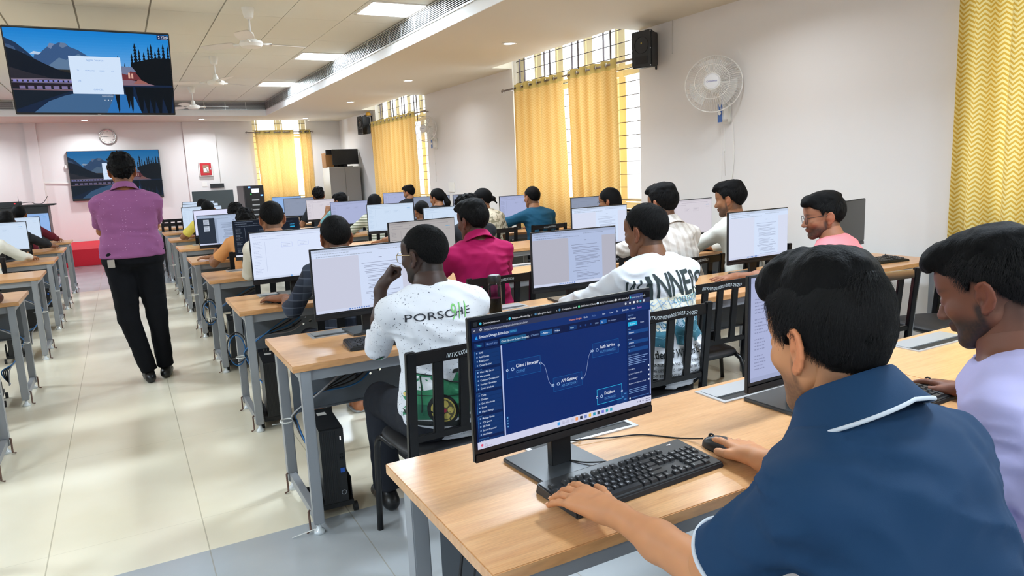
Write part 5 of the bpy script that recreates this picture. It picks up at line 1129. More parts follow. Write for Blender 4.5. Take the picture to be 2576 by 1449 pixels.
def strands(parent, M, kind, n, length, seed=1, lift=.006, rad=.00028):
    """hair strands combed from the crown over the scalp; M: head frame -> parent frame"""
    th = HAIR[kind][0]; cut = HAIR[kind][3]; rn = np.random.default_rng(seed); pts = []
    u = rn.normal(size=(n*3, 3)); u /= np.linalg.norm(u, axis=1)[:, None]; r0 = np.array([.076+th*.55, .098+th*.8, .088+th*.8]); P = u*r0+np.array([0, -.014, .034])
    ok = P[:, 2] > hairline(P[:, 1], cut)+.004; P = P[ok][:n]; N = (P-[0, -.014, .034])/r0**2; N /= np.linalg.norm(N, axis=1)[:, None]
    crown = np.array([.01, -.075, .105]); d = P-crown; side = smooth01(.0, .08, P[:, 1]); d = d*1.0+np.stack([-.03*side, .06*side, -.02-.0*side], 1); d += np.stack([np.zeros(len(P)), np.zeros(len(P)), -.10*smooth01(.02, .08, np.abs(P[:, 0]))*smooth01(.08, 0, P[:, 2])], 1)
    cn = vnoise(P[:, 0]*35, P[:, 1]*35, P[:, 2]*35, seed); cm = vnoise(P[:, 0]*35, P[:, 1]*35, P[:, 2]*35, seed+9)
    k = 7; X = P.copy(); out = [X]; L = length*(.65+.5*rn.random(len(P)))*(1-.35*smooth01(.03, -.06, P[:, 2]))*(.25+.75*smooth01(.0, .05, P[:, 2]-hairline(P[:, 1], cut)))
    amp = {'wavy': 1.0, 'curly': 2.4, 'medium': .8}.get(kind, .6)
    for i in range(1, k):
        d = d-N*np.sum(d*N, 1)[:, None]; d /= np.linalg.norm(d, axis=1)[:, None]+1e-9; tz = np.cross(N, d)
        stepv = d+tz*(amp*.55*cn*math.sin(i*1.1)+amp*.25*rn.normal(size=len(P)))[:, None]+N*(lift/L*(1.6 if i < 3 else .35)+amp*.12*cm)[:, None]
        X = X+stepv*(L/(k-1))[:, None]; out.append(X); q = (X-[0, -.014, .034])/r0; N = q/r0; N /= np.linalg.norm(N, axis=1)[:, None]
    A = np.stack(out, 1); R = np.array(M.to_3x3()); t = np.array(M.translation); A = A @ R.T+t
    hc = bpy.data.hair_curves.new('hair_strands'); hc.add_curves([k]*len(A)); hc.attributes['position'].data.foreach_set('vector', A.astype(f32).ravel())
    ra = hc.attributes.get('radius') or hc.attributes.new('radius', 'FLOAT', 'POINT'); ra.data.foreach_set('value', np.tile(np.linspace(rad, rad*.35, k), len(A)).astype(f32))
    hc.materials.append(m_strand); o = bpy.data.objects.new('hair_strands', hc); COL.objects.link(o); o.parent = parent; return o
# hand frame: origin wrist, +Y towards the fingertips, +Z back of the hand, thumb on the side sx
def hand_prims(S_, sx, pose, fs=1.0):
    C = S_.cap; curl = {'type': (.14, .32, .22), 'flat': (.06, .12, .08), 'mouse': (.12, .3, .25), 'fist': (1.35, 1.75, 1.2), 'rest': (.3, .4, .3)}[pose]
    base = [(-.030, .078, .055, .0078), (-.011, .086, .066, .0085), (.010, .089, .071, .0088), (.029, .085, .065, .0088)]   # pinky .. index
    for i, (bx, by, L, r) in enumerate(base):
        S = np.array
        C((sx*bx*.62, .008, 0), (sx*bx, by, -.001), .0125, .0105, k=.014)
    S_.cap((sx*-.012, .0, -.002), (sx*-.014, .06, -.006), .017, .014, k=.015); C((sx*.016, .014, -.004), (sx*.020, .05, -.008), .015, .013, k=.015); C((0, -.03, 0), (0, .012, 0), .022, .021, k=.02)
    tips = []
    for i, (bx, by, L, r) in enumerate(base):
        p = np.array([sx*bx, by, -.001]); a = 0; sp = (i-1.6)*.13*sx*(.4 if pose == 'fist' else 1.0); v = 1.0+(.12*((i*7) % 3-1)); segs = (.44*L*fs, .31*L*fs, .25*L*fs)
        if pose == 'mouse' and i == 3: v = .6
        for j, (l, c) in enumerate(zip(segs, curl)):
            a += c*v; d = np.array([math.sin(sp)*math.cos(a), math.cos(sp)*math.cos(a), -math.sin(a)]); q = p+d*l; C(p, q, r*(1-.07*j), r*(1-.07*(j+1)), k=.0035); p = q
        tips.append((p, d))
    t0 = np.array([sx*.020, .018, -.006]); ops = {'fist': [(.036, .045, -.018), (.030, .068, -.034), (.012, .072, -.040)], 'mouse': [(.045, .050, -.014), (.052, .076, -.020), (.050, .094, -.024)]}.get(pose, [(.046, .046, -.012), (.062, .072, -.016), (.070, .094, -.021)])
    p = t0
    for j, o in enumerate(ops):
        q = np.array([sx*o[0], o[1], o[2]]); C(p, q, (.015, .0115, .0098)[j], (.0115, .0098, .0085)[j], k=.008 if j == 0 else .004); d = q-p; p = q
    tips.append((p, d/np.linalg.norm(d))); return tips
SKM = {}
def skin_mat(near):
    k = 'skin_near' if near else 'skin'
    if k not in MC:
        m = mat(k, (255, 255, 255), .5, spec=.35, sss=.12 if near else 0.0, **({'bump': (420, .12, .0006)} if near else {})) if near else mat(k, (255, 255, 255), .55, spec=.3)
        a = m.node_tree.nodes.new('ShaderNodeAttribute'); a.attribute_name = 'Col'; m.node_tree.links.new(a.outputs['Color'], m.node_tree.nodes['Principled BSDF'].inputs['Base Color'])
    return MC[k]
def wrinkle(S_, amp, seed, dirs=(9, 9, 22)):
    n = S_.D.shape; X, Y, Z = [a for a in np.meshgrid(*S_.ax, indexing='ij')]; m = np.abs(S_.D) < .04
    x, y, z = X[m], Y[m], Z[m]; w = vnoise(x*5, y*5, z*5, seed+7)*.8
    a = vnoise(x*dirs[0]+w, y*dirs[1], z*dirs[2]+w*2+x*6, seed); b = vnoise(x*22+w*2, y*20, z*30-x*10, seed+3)
    S_.D[m] += (amp*((np.abs(a)-.3)*1.6+.5*b)).astype(f32)
def person(label, x, y, rz=0.0, ztop=1.30, lean=.12, bend=.05, g=1.0, sw=1.0, hy=0.0, hp=.15, hroll=0.0, skin=(120, 80, 55), hair='short', haircol=(14, 13, 13), beard=0.0, top=None, slv='short', collar=False, bottom=(30, 32, 40),
           HL_=None, HR_=None, poseL='type', poseR='mouse', elL=None, elR=None, near=0, stand=False, glasses=None, feet='shoe', legs=None, shd=0.0, neckfwd=.03, headoff=(0, 0, 0), dirL=None, dirR=None, wr=.004, belly=0.0, nstr=0, headscale=1.0, hsc=(1, 1, 1), lift=0.0, hem=-.07, strlen=.04):
    """near 0 far .. 3 closest"""
    r = empty('person', (x, y, 0), rz, label, 'person'); s = ztop/(1.285 if not stand else 1.765); hv = (.014, .010, .008, .006)[near]
    zp = (.505 if not stand else .97)*s; O = np.array([0, 0, zp]); st = s
    if not stand: O[2] = .455+.085*s+lift
    T = lambda p: axf(O, lean, bend, s, [q*s for q in p]); inv = Matrix.Rotation(-rz, 3, 'Z')
    loc = lambda p: None if p is None else np.array(inv @ (Vector(p)-Vector((x, y, 0))))
    nb = T((0, 0, .525)); hc = nb+np.array([0, neckfwd, 0])+np.array([0, .02, .135])*s+np.array(headoff); hc[2] = ztop-.125*s*headscale-HAIR[hair][0]*.8 if not headoff[2] else hc[2]
    RH = rot(hy, hp, hroll); Hs = s*headscale*np.array(hsc); MH = Matrix(RH.tolist()).to_4x4(); MH = Matrix.Translation(Vector(hc)) @ MH @ Matrix.Diagonal((*Hs.tolist(), 1)); toP = lambda p: np.array(MH @ Vector(p))
    shw = .172*s*sw; sh = {-1: T((-.162*sw, 0, .431-shd)), 1: T((.162*sw, 0, .431-shd))}; hand = {}; el = {}; la, lb = .285*s, .255*s
    for sd, tgt, eo, lr in ((-1, loc(HL_), elL, 'L'), (1, loc(HR_), elR, 'R')):
        if tgt is None: tgt = np.array([sd*.17*s, .30*s, .66*s]) if not stand else np.array([sd*.26, .03, .78*s])
        S0 = sh[sd]; d = tgt-S0; L = np.linalg.norm(d); a, b = la, lb
        if L > (a+b)*.985: k = L/((a+b)*.985); a *= k; b *= k
        u = d/L; q = (a*a-b*b+L*L)/(2*L); hgt = math.sqrt(max(a*a-q*q, 0)); pole = np.array(eo if eo is not None else (sd*.55, -.35, -.9)); pole = pole-u*(pole@u); pole /= np.linalg.norm(pole); el[sd] = S0+u*q+pole*hgt; hand[sd] = tgt
    hipw = .088*s; hips = {k: O+np.array([k*hipw, .0, .0]) for k in (-1, 1)}
    if stand:
        kn = {k: np.array(legs[0][k]) for k in (-1, 1)}; an = {k: np.array(legs[1][k]) for k in (-1, 1)}
    else:
        sp = .13 if legs is None else legs
        kn = {k: np.array([k*sp*s, .43*s, .505*s+.01]) for k in (-1, 1)}; an = {k: np.array([k*(sp-.01)*s, .46*s, .09]) for k in (-1, 1)}
    sk = lin(skin)
    # --- body: torso, upper arms, legs as one surface
    allp = np.array([O, nb, *sh.values(), *el.values(), *kn.values(), *an.values(), *hips.values()]); lo = allp.min(0)-.2; hi = allp.max(0)+.12; lo[2] = max(lo[2], -.01)
    B = SDF(lo, hi, max(hv, .009)); tlo, thi = O-[.22, .22, .1], nb+[.22, .22, .06]
    tlo = np.minimum(O, nb)-[.24*g, .24*g, .1]; thi = np.maximum(O, nb)+[.24*g, .24*g, .06]
    B.add(torso_fn(O, lean, bend, g, s, belly=belly), tlo, thi, k=0)
    for k in (-1, 1):
        B.cap(T((k*.03, -.005, .485)), sh[k], .040*s, .046*s, k=.04); B.cap(sh[k], el[k], .046*s*g**.5, .039*s, k=.025)
        B.cap(hips[k], kn[k], .085*s*g, .056*s, k=.03); B.cap(kn[k], an[k], .054*s, .034*s, k=.02)
    B.cap(nb, toP((0, -.02, -.04)), .056*s, .052*s, k=.02)
    ch = [B.mesh()]; cols = [np.tile(np.array(sk), (len(ch[0][0]), 1))]
    # --- head
    hh = (.0075, .005, .004, .0026)[near]; V, Q = head_mesh(hh, near >= 2); cols.append(head_color(V, skin, haircol, beard, near)); ch.append(((V*Hs) @ RH.T+hc, Q))
    # neck at head resolution
    Nk = SDF(np.minimum(nb, hc)-.1, np.maximum(nb, hc)+.1, max(hh, .004)); Nk.cap(nb-[0, 0, .02], toP((0, -.022, -.03)), .058*s, .054*s, k=0); Nk.cap(nb+[0, .0, -.01], toP((0, .01, -.075)), .050*s, .040*s, k=.02)
    V, Q = Nk.mesh(); ch.append((V, Q)); c = np.tile(np.array(sk), (len(V), 1))
    Lc = (V-hc) @ RH/Hs; nh = smooth01(-.115, -.06, Lc[:, 2])*smooth01(-.01, -.06, Lc[:, 1])*.55; c = c*(1-nh[:, None])+np.array(lin(haircol))*nh[:, None]; cols.append(c)
    # --- forearms and hands
    nails = []
    for sd, pose, dr in ((-1, poseL, dirL), (1, poseR, dirR)):
        w = hand[sd]; fd = el[sd]-w; fd /= np.linalg.norm(fd); dy = -fd if dr is None else np.array(inv @ Vector(dr)); 
        if dr is None and not stand: dy = dy*np.array([1, 1, .25]); 
        dy = dy/np.linalg.norm(dy); up = np.array([0, 0, 1.0]) if abs(dy[2]) < .9 else np.array([0, -1.0, 0]); up = up+(np.array([sd*.15, 0, 0])); dz = up-dy*(up@dy); dz /= np.linalg.norm(dz); dx = np.cross(dy, dz); RM = np.stack([dx, dy, dz], 1)
        e = RM.T @ (el[sd]-w)/s; lo = np.minimum([-.075, -.05, -.075], e-.06); hi = np.maximum([.085, .185, .04], e+.06); hs = (.0065, .0042, .003, .0022)[near]
        A = SDF(lo, hi, hs); A.cap(e, e*.55, .0405, .0345, k=0); A.cap(e*.55, (0, -.02, 0), .0345, .0215, k=.02); sx = -sd
        tips = hand_prims(A, sx, pose); V, Q = A.mesh(); cc = np.tile(np.array(sk), (len(V), 1)); cc *= (1+.05*vnoise(V[:, 0]*60, V[:, 1]*60, V[:, 2]*60))[:, None]
        kn_ = np.exp(-((V[:, 1]-.088)/.006)**2)*(V[:, 2] > 0); cc = cc*(1-.12*kn_[:, None]); cols.append(cc); ch.append((V @ (RM.T*s)+w, Q))
        if near >= 2:
            for p, d in tips: nails.append((w+RM @ (p*s), RM @ d, dz))
    V, Q = join(ch); col = np.concatenate(cols); mk('body', V, Q, skin_mat(near >= 2), r, col)
    if nails:
        for p, d, z in nails:
            nm = MB(); q = z-d*(z@d); q /= np.linalg.norm(q); t = np.cross(d, q); c = p+q*.0072*s+d*.001
            nm.add([tuple(c+t*a*.0052+d*b*.0062-q*.0022*abs(a)**2) for a, b in ((-1, -.8), (0, -1), (1, -.8), (1.0, .5), (.6, 1), (-.6, 1), (-1, .5))]+[tuple(c+q*.0008)], [(i, (i+1) % 7, 7) for i in range(7)])
            nm.build('fingernail', mat('nail_%d' % skin[0], tuple(min(255, int(v*1.05+28)) for v in skin), .35), r, True)
    # --- clothes
    if top:
        TS = SDF(np.minimum(np.minimum(O, nb), np.minimum(el[-1], el[1]))-[.2, .25, .2], np.maximum(np.maximum(sh[-1], sh[1]), np.maximum(el[-1], el[1]))+[.2, .25, .16], max(hv*.8, .0055)) if slv != 'long' else None
        if TS is None:
            al = np.array([O, nb, *sh.values(), *el.values(), *hand.values()]); TS = SDF(al.min(0)-[.2, .25, .16], al.max(0)+[.2, .2, .12], max(hv*.8, .0058))
        inf = .016*s; TS.add(torso_fn(O, lean, bend, g, s, infl=inf, belly=belly, ztop=.512*s), tlo-.03, thi+.03, k=0)
        for k in (-1, 1):
            TS.cap(T((k*.030, -.006, .486)), sh[k]+(0, 0, .0), .049*s, .052*s, k=.05); up = el[k]-sh[k]
            if slv == 'short': TS.cap(sh[k], sh[k]+up*.74, .055*s*g**.5, .061*s, k=.03, flat=True)
            else:
                TS.cap(sh[k], el[k], .056*s*g**.5, .051*s, k=.03); fa = hand[k]-el[k]; f_ = .93 if slv == 'long' else .25; TS.cap(el[k], el[k]+fa*f_, .052*s, (.036 if slv == 'long' else .050)*s, k=.02, flat=True)
        # hem and drape over the hips
        wrinkle(TS, wr, int(abs(x*31+y*7)) % 50)
        TS.cap(T((0, .014, .47)), nb+(nb-T((0, 0, .46)))*1.5, (.042 if collar else .056)*s, (.046 if collar else .068)*s, k=.004, op='s')
        if not collar: pass
        cut = O+np.array([0, 0, 0]); zc = O[2]+(hem)*s
        TS.add(lambda X, Y, Z: (zc-Z)+0*X+0*Y, TS.lo, [a[-1] for a in TS.ax], k=.004, op='i')
        V, Q = TS.mesh(); tp = mk('shirt', V, Q, top, r)
        if collar:
            ax = toP((0, -.02, -.04))-nb; ax /= np.linalg.norm(ax); cx = np.array([1, 0, 0.]); cy = np.cross(ax, cx); cy /= np.linalg.norm(cy); cb = MB(); nA = 40; prof = [(.066, .0), (.064, .030), (.0665, .035), (.070, .032), (.090, .002), (.104, -.016), (.100, -.018), (.080, -.006)]
            ctr = nb+ax*(.010 if collar == 'piped' else -.008)*s; Vv = []
            gap = .22
            for i in range(nA+1):
                t = math.pi/2+gap+(2*math.pi-2*gap)*i/nA; c0 = cx*math.cos(t)+cy*math.sin(t); fr = max(0, math.sin(t)); bk = max(0, -math.sin(t))
                for (rr, zz) in prof: Vv.append(ctr+c0*(rr*s*(1+.10*abs(math.cos(t))))+ax*(zz*s+(.012*bk-.022*fr)*s-(.012*s*abs(math.cos(t)) if zz < .01 else 0)))
            n = len(prof); F = [(i*n+j, i*n+(j+1) % n, (i+1)*n+(j+1) % n, (i+1)*n+j) for i in range(nA) for j in range(n)]+[tuple(range(n))[::-1], tuple(nA*n+j for j in range(n))]
            cb.add(Vv, F); co = cb.build('collar', top, tp, True, autos=.9)
            if collar == 'piped':
                MB().tube([Vv[i*n+5]-ax*.001 for i in range(nA+1)], .0032*s, 8).build('collar_piping', mat('white_piping', (200, 205, 212), .7), co, True)
        if slv == 'short' and collar == 'piped':
            for k in (-1, 1):
                up = el[k]-sh[k]; c = sh[k]+up*.735; d = up/np.linalg.norm(up); a1 = np.cross(d, [0, 0, 1.0]); a1 /= np.linalg.norm(a1); a2 = np.cross(d, a1); MB().tube([c+(a1*math.cos(t)+a2*math.sin(t))*.0605*s for t in [2*math.pi*i/36 for i in range(36)]], .0042*s, 8, closed=True).build('sleeve_piping', MC['white_piping'], tp, True)
    if bottom is not None:
        al = np.array([O, *kn.values(), *an.values()]); BS = SDF(al.min(0)-[.2, .2, .05], al.max(0)+[.2, .2, .12], max(hv, .009)); BS.add(torso_fn(O, lean, bend, g, s, infl=.008*s), tlo-.03, thi+.03, k=0)
        BS.add(lambda X, Y, Z: (Z-(O[2]+.10*s))+0*X+0*Y, BS.lo, [a[-1] for a in BS.ax], k=.004, op='i')
        for k in (-1, 1): BS.cap(hips[k], kn[k], .096*s*g, .070*s*g**.3, k=.03); BS.cap(kn[k], an[k]+[0, 0, .0], .070*s*g**.3, .060*s, k=.02, flat=True)
        wrinkle(BS, .004, 3, (12, 12, 16)); V, Q = BS.mesh(); bm_ = bottom if not isinstance(bottom, tuple) else mat('trousers_%d_%d' % bottom[:2], bottom, .9, spec=.15, bump=(300, .1, .001)); mk('trousers', V, Q, bm_, r)
    for k in (-1, 1):
        F = SDF(an[k]-[.1, .14, .12], an[k]+[.1, .24, .1], .007); a = an[k].copy(); fz = .022; yaw = legs[2][k] if stand else 0; c_, s_ = math.cos(yaw), math.sin(yaw); R2 = lambda px, py, pz: (a[0]+px*c_-py*s_, a[1]+px*s_+py*c_, pz)
        F.cap(R2(0, -.045, .035), R2(0, .06, .035), .038, .036, k=0); F.cap(R2(0, .06, .03), R2(k*.008, .145, .026), .038, .03, k=.02); F.cap(R2(0, -.02, .05), (a[0], a[1], a[2]+.0), .036, .036, k=.02)
        F.add(lambda X, Y, Z: (.004-Z)+0*X+0*Y, F.lo, [q[-1] for q in F.ax], k=.003, op='i'); V, Q = F.mesh(); mk('shoe', V, Q, mat('shoe_black', (18, 18, 19), .35), r) if feet == 'shoe' else mk('foot', V, Q, mat('bare_foot', (176, 112, 74), .5), r)
        if feet == 'sandal':
            so = MB().tube([R2(0, -.075, .008), R2(0, -.04, .008), R2(0, .08, .008), R2(k*.006, .17, .008)], [.03, .045, .05, .03], 16).build('sandal_sole', mat('sandal_grey', (170, 172, 174), .7), r, True); so.scale = (1, 1, 1)
            for v in so.data.vertices: v.co.z = .002+max(0, min(.016, v.co.z+.008))
            MB().tube([R2(-.048, .06, .02), R2(-.034, .07, .06), R2(0, .075, .075), R2(.034, .07, .06), R2(.048, .06, .02)], .012, 8).build('sandal_strap', MC['sandal_grey'], so, True)
    # --- hair
    hf = hair_field(hair, (.007, .005, .004, .003)[near], seed=int(abs(x*17+y*5)) % 40); V, Q = hf.mesh()
    ho = mk('hair', (V*Hs) @ RH.T+hc, Q, m_hair if haircol[0] < 20 else mat('brown_hair', haircol, .45), r)
    if nstr: strands(ho, MH, hair, nstr, strlen, seed=int(x*10)+3, rad=.00034 if near < 3 else .00026)
    if glasses:
        gm = mat('spectacles_'+glasses, {'gold': (205, 190, 150), 'black': (20, 20, 22)}[glasses], .25, .9 if glasses == 'gold' else .1); g_ = MB()
        for sx in (-1, 1):
            c = np.array([sx*.034, .102, -.004]); ov = []
            for i in range(24): t = 2*math.pi*i/24; e = (abs(math.cos(t))**2.8+abs(math.sin(t))**2.8)**(-1/2.8); ov.append(toP(c+[math.cos(t)*e*.026, -abs(math.cos(t))*.003, math.sin(t)*e*.022]))
            g_.tube(ov, .0014, 6, closed=True); g_.tube([toP(p) for p in ((sx*.060, .098, .008), (sx*.076, .085, .010), (sx*.082, .0, .010), (sx*.083, -.018, .004), (sx*.080, -.028, -.016))], .0016, 6)
        g_.tube([toP(p) for p in ((-.008, .104, .002), (0, .108, .006), (.008, .104, .002))], .0014, 6); go = g_.build('spectacles', gm, r, True)
        gl = MB()
        for sx in (-1, 1): gl.add([toP((sx*.034+.025*math.cos(t), .101, -.004+.021*math.sin(t))) for t in [2*math.pi*i/20 for i in range(20)]], [tuple(range(20))])
        gl.build('lenses', m_glass, go)
    if near >= 2:
        for sx in (-1, 1):
            ey = MB(); ctr = Vector((sx*.032, .0795, -.002)); n0 = len(ey.v)
            E = MB().lathe([(.001, -.0118), (.006, -.0102), (.0104, -.0056), (.0118, 0), (.0104, .0056), (.0062, .010), (.001, .0118)], 16, M=Matrix.Translation(ctr) @ Matrix.Rotation(-math.pi/2, 4, 'X')); ey.add([toP(p) for p in E.v], E.f, 0)
            I = MB().lathe([(.001, .0112), (.0055, .0104), (.001, .0122)], 16, M=Matrix.Translation(ctr) @ Matrix.Rotation(-math.pi/2, 4, 'X')); ey.add([toP(p) for p in I.v], I.f, 1)
            ey.build('eye', [mat('eye_white', (225, 220, 215), .2), mat('iris_dark', (35, 22, 16), .15)], r, True)
    r['_'] = 0; del r['_']
    return r, dict(T=T, O=O, s=s, sh=sh, el=el, nb=nb, toP=toP, shirt=tp if top else None, hand=hand)
def print_on(shirt, root, art, org, ux, uz, name, off=.0018, sub=.02, inward=None):
    """wrap flat artwork onto the back of a shirt: origin and axes in the person's frame"""
    me = shirt.data; bv = BVHTree.FromPolygons([v.co[:] for v in me.vertices], [tuple(p.vertices) for p in me.polygons]); mb = MB(); ux, uz, org = Vector(ux), Vector(uz), Vector(org); nrm = (uz.cross(ux)).normalized() if inward is None else Vector(inward); k = 0
    for V, F, c in art.it:
        k += 1; bm = bmesh.new(); vs = [bm.verts.new((p[0], p[1], 0)) for p in V]
        for f in F:
            try: bm.faces.new([vs[i] for i in f])
            except ValueError: pass
        bmesh.ops.triangulate(bm, faces=bm.faces[:]); 
        for _ in range(5):
            ed = [e for e in bm.edges if e.calc_length() > sub]
            if not ed: break
            bmesh.ops.subdivide_edges(bm, edges=ed, cuts=1, use_grid_fill=False); bmesh.ops.triangulate(bm, faces=[f for f in bm.faces if len(f.verts) > 3])
        W_ = []; good = []
        bm.verts.index_update()
        for v in bm.verts:
            p = org+ux*v.co.x+uz*v.co.y; h = bv.ray_cast(p-nrm*.35, nrm)
            if h[0] is None: W_.append(p); good.append(False)
            else: W_.append(h[0]-nrm*(off+k*.0002)); good.append(True)
        mb.add(W_, [tuple(v.index for v in f.verts) for f in bm.faces if all(good[v.index] for v in f.verts) and max((W_[f.verts[i].index]-W_[f.verts[i-1].index]).length for i in range(3)) < .06], 0, c); bm.free()
    return mb.build(name, paint_mat(), shirt)
# ------------------------------------------------------------------ fabrics
def fab(name, c, rough=.85, bump=(260, .12, .001)): return mat('fabric_'+name, c, rough, spec=.25, bump=bump)
def fab_pat(name, fn, rough=.85):
    m = mat('fabric_'+name, (255, 255, 255), rough, spec=.25); N, L, b = nodes(m); tc = N.new('ShaderNodeTexCoord'); sp = N.new('ShaderNodeSeparateXYZ'); L.new(tc.outputs['Object'], sp.inputs[0])
    def Mt(op, a_, b_=None, c_=None):
        q = N.new('ShaderNodeMath'); q.operation = op
        for i, v in enumerate((a_, b_, c_)):
            if v is None: continue
            if isinstance(v, (int, float)): q.inputs[i].default_value = v
            else: L.new(v, q.inputs[i])
        return q.outputs[0]
    def mixc(f, a, c):
        q = N.new('ShaderNodeMix'); q.data_type = 'RGBA'
        if isinstance(f, (int, float)): q.inputs['Factor'].default_value = f
        else: L.new(f, q.inputs['Factor'])
        for k, v in (('A', a), ('B', c)):
            if isinstance(v, tuple): q.inputs[k].default_value = (*lin(v), 1)
            else: L.new(v, q.inputs[k])
        return q.outputs['Result']
    L.new(fn(N, L, tc, sp, Mt, mixc), b.inputs['Base Color']); return m
def _plaid(N, L, tc, sp, M, X):
    a = M('GREATER_THAN', M('FRACT', M('MULTIPLY', M('ADD', sp.outputs['X'], 5), 11)), .5); b = M('GREATER_THAN', M('FRACT', M('MULTIPLY', sp.outputs['Z'], 11)), .5); c = M('GREATER_THAN', M('FRACT', M('MULTIPLY', sp.outputs['Z'], 22)), .86)
    return X(M('MULTIPLY', c, .5), X(M('MULTIPLY', b, .5), X(M('MULTIPLY', a, .6), (34, 40, 54), (62, 70, 86)), (20, 22, 32)), (92, 98, 112))
def _dots(N, L, tc, sp, M, X):
    v = N.new('ShaderNodeTexVoronoi'); v.inputs['Scale'].default_value = 46; v.inputs['Randomness'].default_value = .25; L.new(tc.outputs['Object'], v.inputs[0]); return X(M('LESS_THAN', v.outputs['Distance'], .11), (132, 78, 120), (186, 142, 178))
def _strip(N, L, tc, sp, M, X): return X(M('GREATER_THAN', M('FRACT', M('MULTIPLY', sp.outputs['Z'], 30)), .5), (206, 202, 184), (128, 130, 108))
def _floral(N, L, tc, sp, M, X):
    n = N.new('ShaderNodeTexNoise'); n.inputs['Scale'].default_value = 26; n.inputs['Detail'].default_value = 2; L.new(tc.outputs['Object'], n.inputs[0]); return X(M('GREATER_THAN', n.outputs[0], .52), (214, 204, 182), (150, 142, 118))
def _speck(N, L, tc, sp, M, X):
    n = N.new('ShaderNodeTexNoise'); n.inputs['Scale'].default_value = 150; n.inputs['Detail'].default_value = 1; L.new(tc.outputs['Object'], n.inputs[0]); k = N.new('ShaderNodeTexNoise'); k.inputs['Scale'].default_value = 7; L.new(tc.outputs['Object'], k.inputs[0])
    return X(M('GREATER_THAN', M('ADD', n.outputs[0], M('MULTIPLY', k.outputs[0], .40)), .925), (218, 220, 226), (92, 96, 108))
def _vstr(N, L, tc, sp, M, X): return X(M('MULTIPLY', M('GREATER_THAN', M('FRACT', M('MULTIPLY', M('ADD', sp.outputs['X'], 5), 17)), .62), .55), (226, 220, 214), (190, 178, 168))
F_navy = fab('navy_pique', (22, 54, 86), bump=(900, .25, .0008)); F_lav = fab('lavender_jersey', (192, 188, 232)); F_speck = fab_pat('white_speckled', _speck); F_white = fab('white_cotton', (218, 220, 226)); F_pink = fab('salmon_pink', (232, 132, 138))
F_plaid = fab_pat('dark_plaid', _plaid); F_maroon = fab('maroon_shirt', (158, 12, 78)); F_cream = fab('cream_shirt', (222, 214, 198)); F_green = fab('olive_green', (52, 66, 46)); F_black = fab('black_cotton', (30, 32, 36)); F_teal = fab('dark_teal', (22, 74, 100)); F_tan = fab('orange_tan', (216, 150, 92)); F_yel = fab('pale_yellow', (226, 206, 96))
F_dots = fab_pat('purple_dotted', _dots); F_strip = fab_pat('cream_olive_stripes', _strip); F_flor = fab_pat('beige_floral', _floral); F_vstr = fab_pat('white_beige_stripe', _vstr); F_sea = fab('sea_green', (110, 160, 165)); F_off = fab('off_white_shirt', (226, 224, 214)); F_win = F_white
T_blk = (13, 14, 18); T_gry = (150, 150, 150)
def P_(label, hx, hy_, ztop, rz=0.0, lean=.05, bend=.06, neckfwd=.03, stand=False, **k):
    s = ztop/(1.285 if not stand else 1.765); off = .525*s*math.sin(lean)+.92*bend*s*math.cos(lean)+neckfwd+.02*s; a = R_(rz)
    return person(label, hx+math.sin(a)*off, hy_-math.cos(a)*off, a, ztop, lean, bend, neckfwd=neckfwd, stand=stand, **k)
dk = (58, 38, 30); br = (118, 76, 54); lb = (186, 128, 88); md = (142, 96, 66)
# nearest two
nv, nvi = P_('man in a navy polo shirt with white piping typing at the nearest desk', 0.975, .745, 1.345, rz=0, lean=.24, bend=.09, near=3, hy=-.06, hp=.18, headscale=.97, hsc=(.94, .90, 1.05), lift=.045, hair='wavy', skin=(196, 136, 94), beard=.62, top=F_navy, slv='short', collar='piped', bottom=T_blk,
    HL_=(.80, 1.115, .803), HR_=(1.28, 1.165, .786), poseL='type', poseR='mouse', dirL=(-.035, .17, .004), dirR=(.06, .16, -.005), elL=(.12, -.2, -1), nstr=24000, strlen=.05, sw=1.0, wr=.008, feet='shoe')
lv, lvi = P_('bearded man in a lavender long-sleeved shirt at the right edge', 1.69, .87, 1.325, rz=4, lean=.2, bend=.09, near=2, hy=.12, hp=.34, hair='medium', skin=(112, 70, 52), beard=.95, top=F_lav, slv='long', bottom=(205, 196, 184), HL_=(1.66, 1.02, .62), poseL='rest', elL=(-.3, -.4, -.8), HR_=(2.17, 1.17, .783), poseR='mouse', elR=(.8, -.3, -.5), nstr=9000, strlen=.035, sw=1.03, wr=.007)
po, poi = P_('man in a white speckled T-shirt with a green car print, hand at his chin', 1.04, 2.66, 1.30, lean=.03, bend=.07, near=2, hy=.46, hp=.06, hair='crop', skin=dk, beard=.9, nstr=9000, strlen=.007, top=F_speck, slv='half', bottom=(40, 42, 48), HL_=(.925, 2.86, 1.045), HR_=(1.28, 3.05, .785), poseL='fist', poseR='type', dirL=(.07, -.03, .13), elL=(-.12, .4, -1), glasses='gold', sw=1.08, wr=.006, headscale=.95)
wi, wii = P_('man in a white long-sleeved T-shirt printed WINNERS in dark letters', 2.165, 2.66, 1.315, lean=.06, bend=.07, near=2, hy=.24, hp=.12, hair='short', skin=(112, 72, 48), top=F_win, slv='long', bottom=T_blk, HL_=(1.97, 3.10, .785), HR_=(2.45, 3.08, .785), poseR='mouse', elL=(-.9, -.2, -.5), sw=1.14, nstr=3500, strlen=.03, wr=.009)
P_('man in a salmon pink T-shirt with black glasses and beard looking left', 3.45, 2.68, 1.30, rz=22, lean=.14, bend=.08, near=1, hy=.55, hp=.14, hair='medium', skin=(150, 100, 74), beard=.8, top=F_pink, slv='short', HL_=(3.27, 3.16, .785), HR_=(3.7, 3.12, .785), poseL='flat', dirL=(-.2, .03, 0), glasses='black', sw=1.1, nstr=2500, strlen=.03)
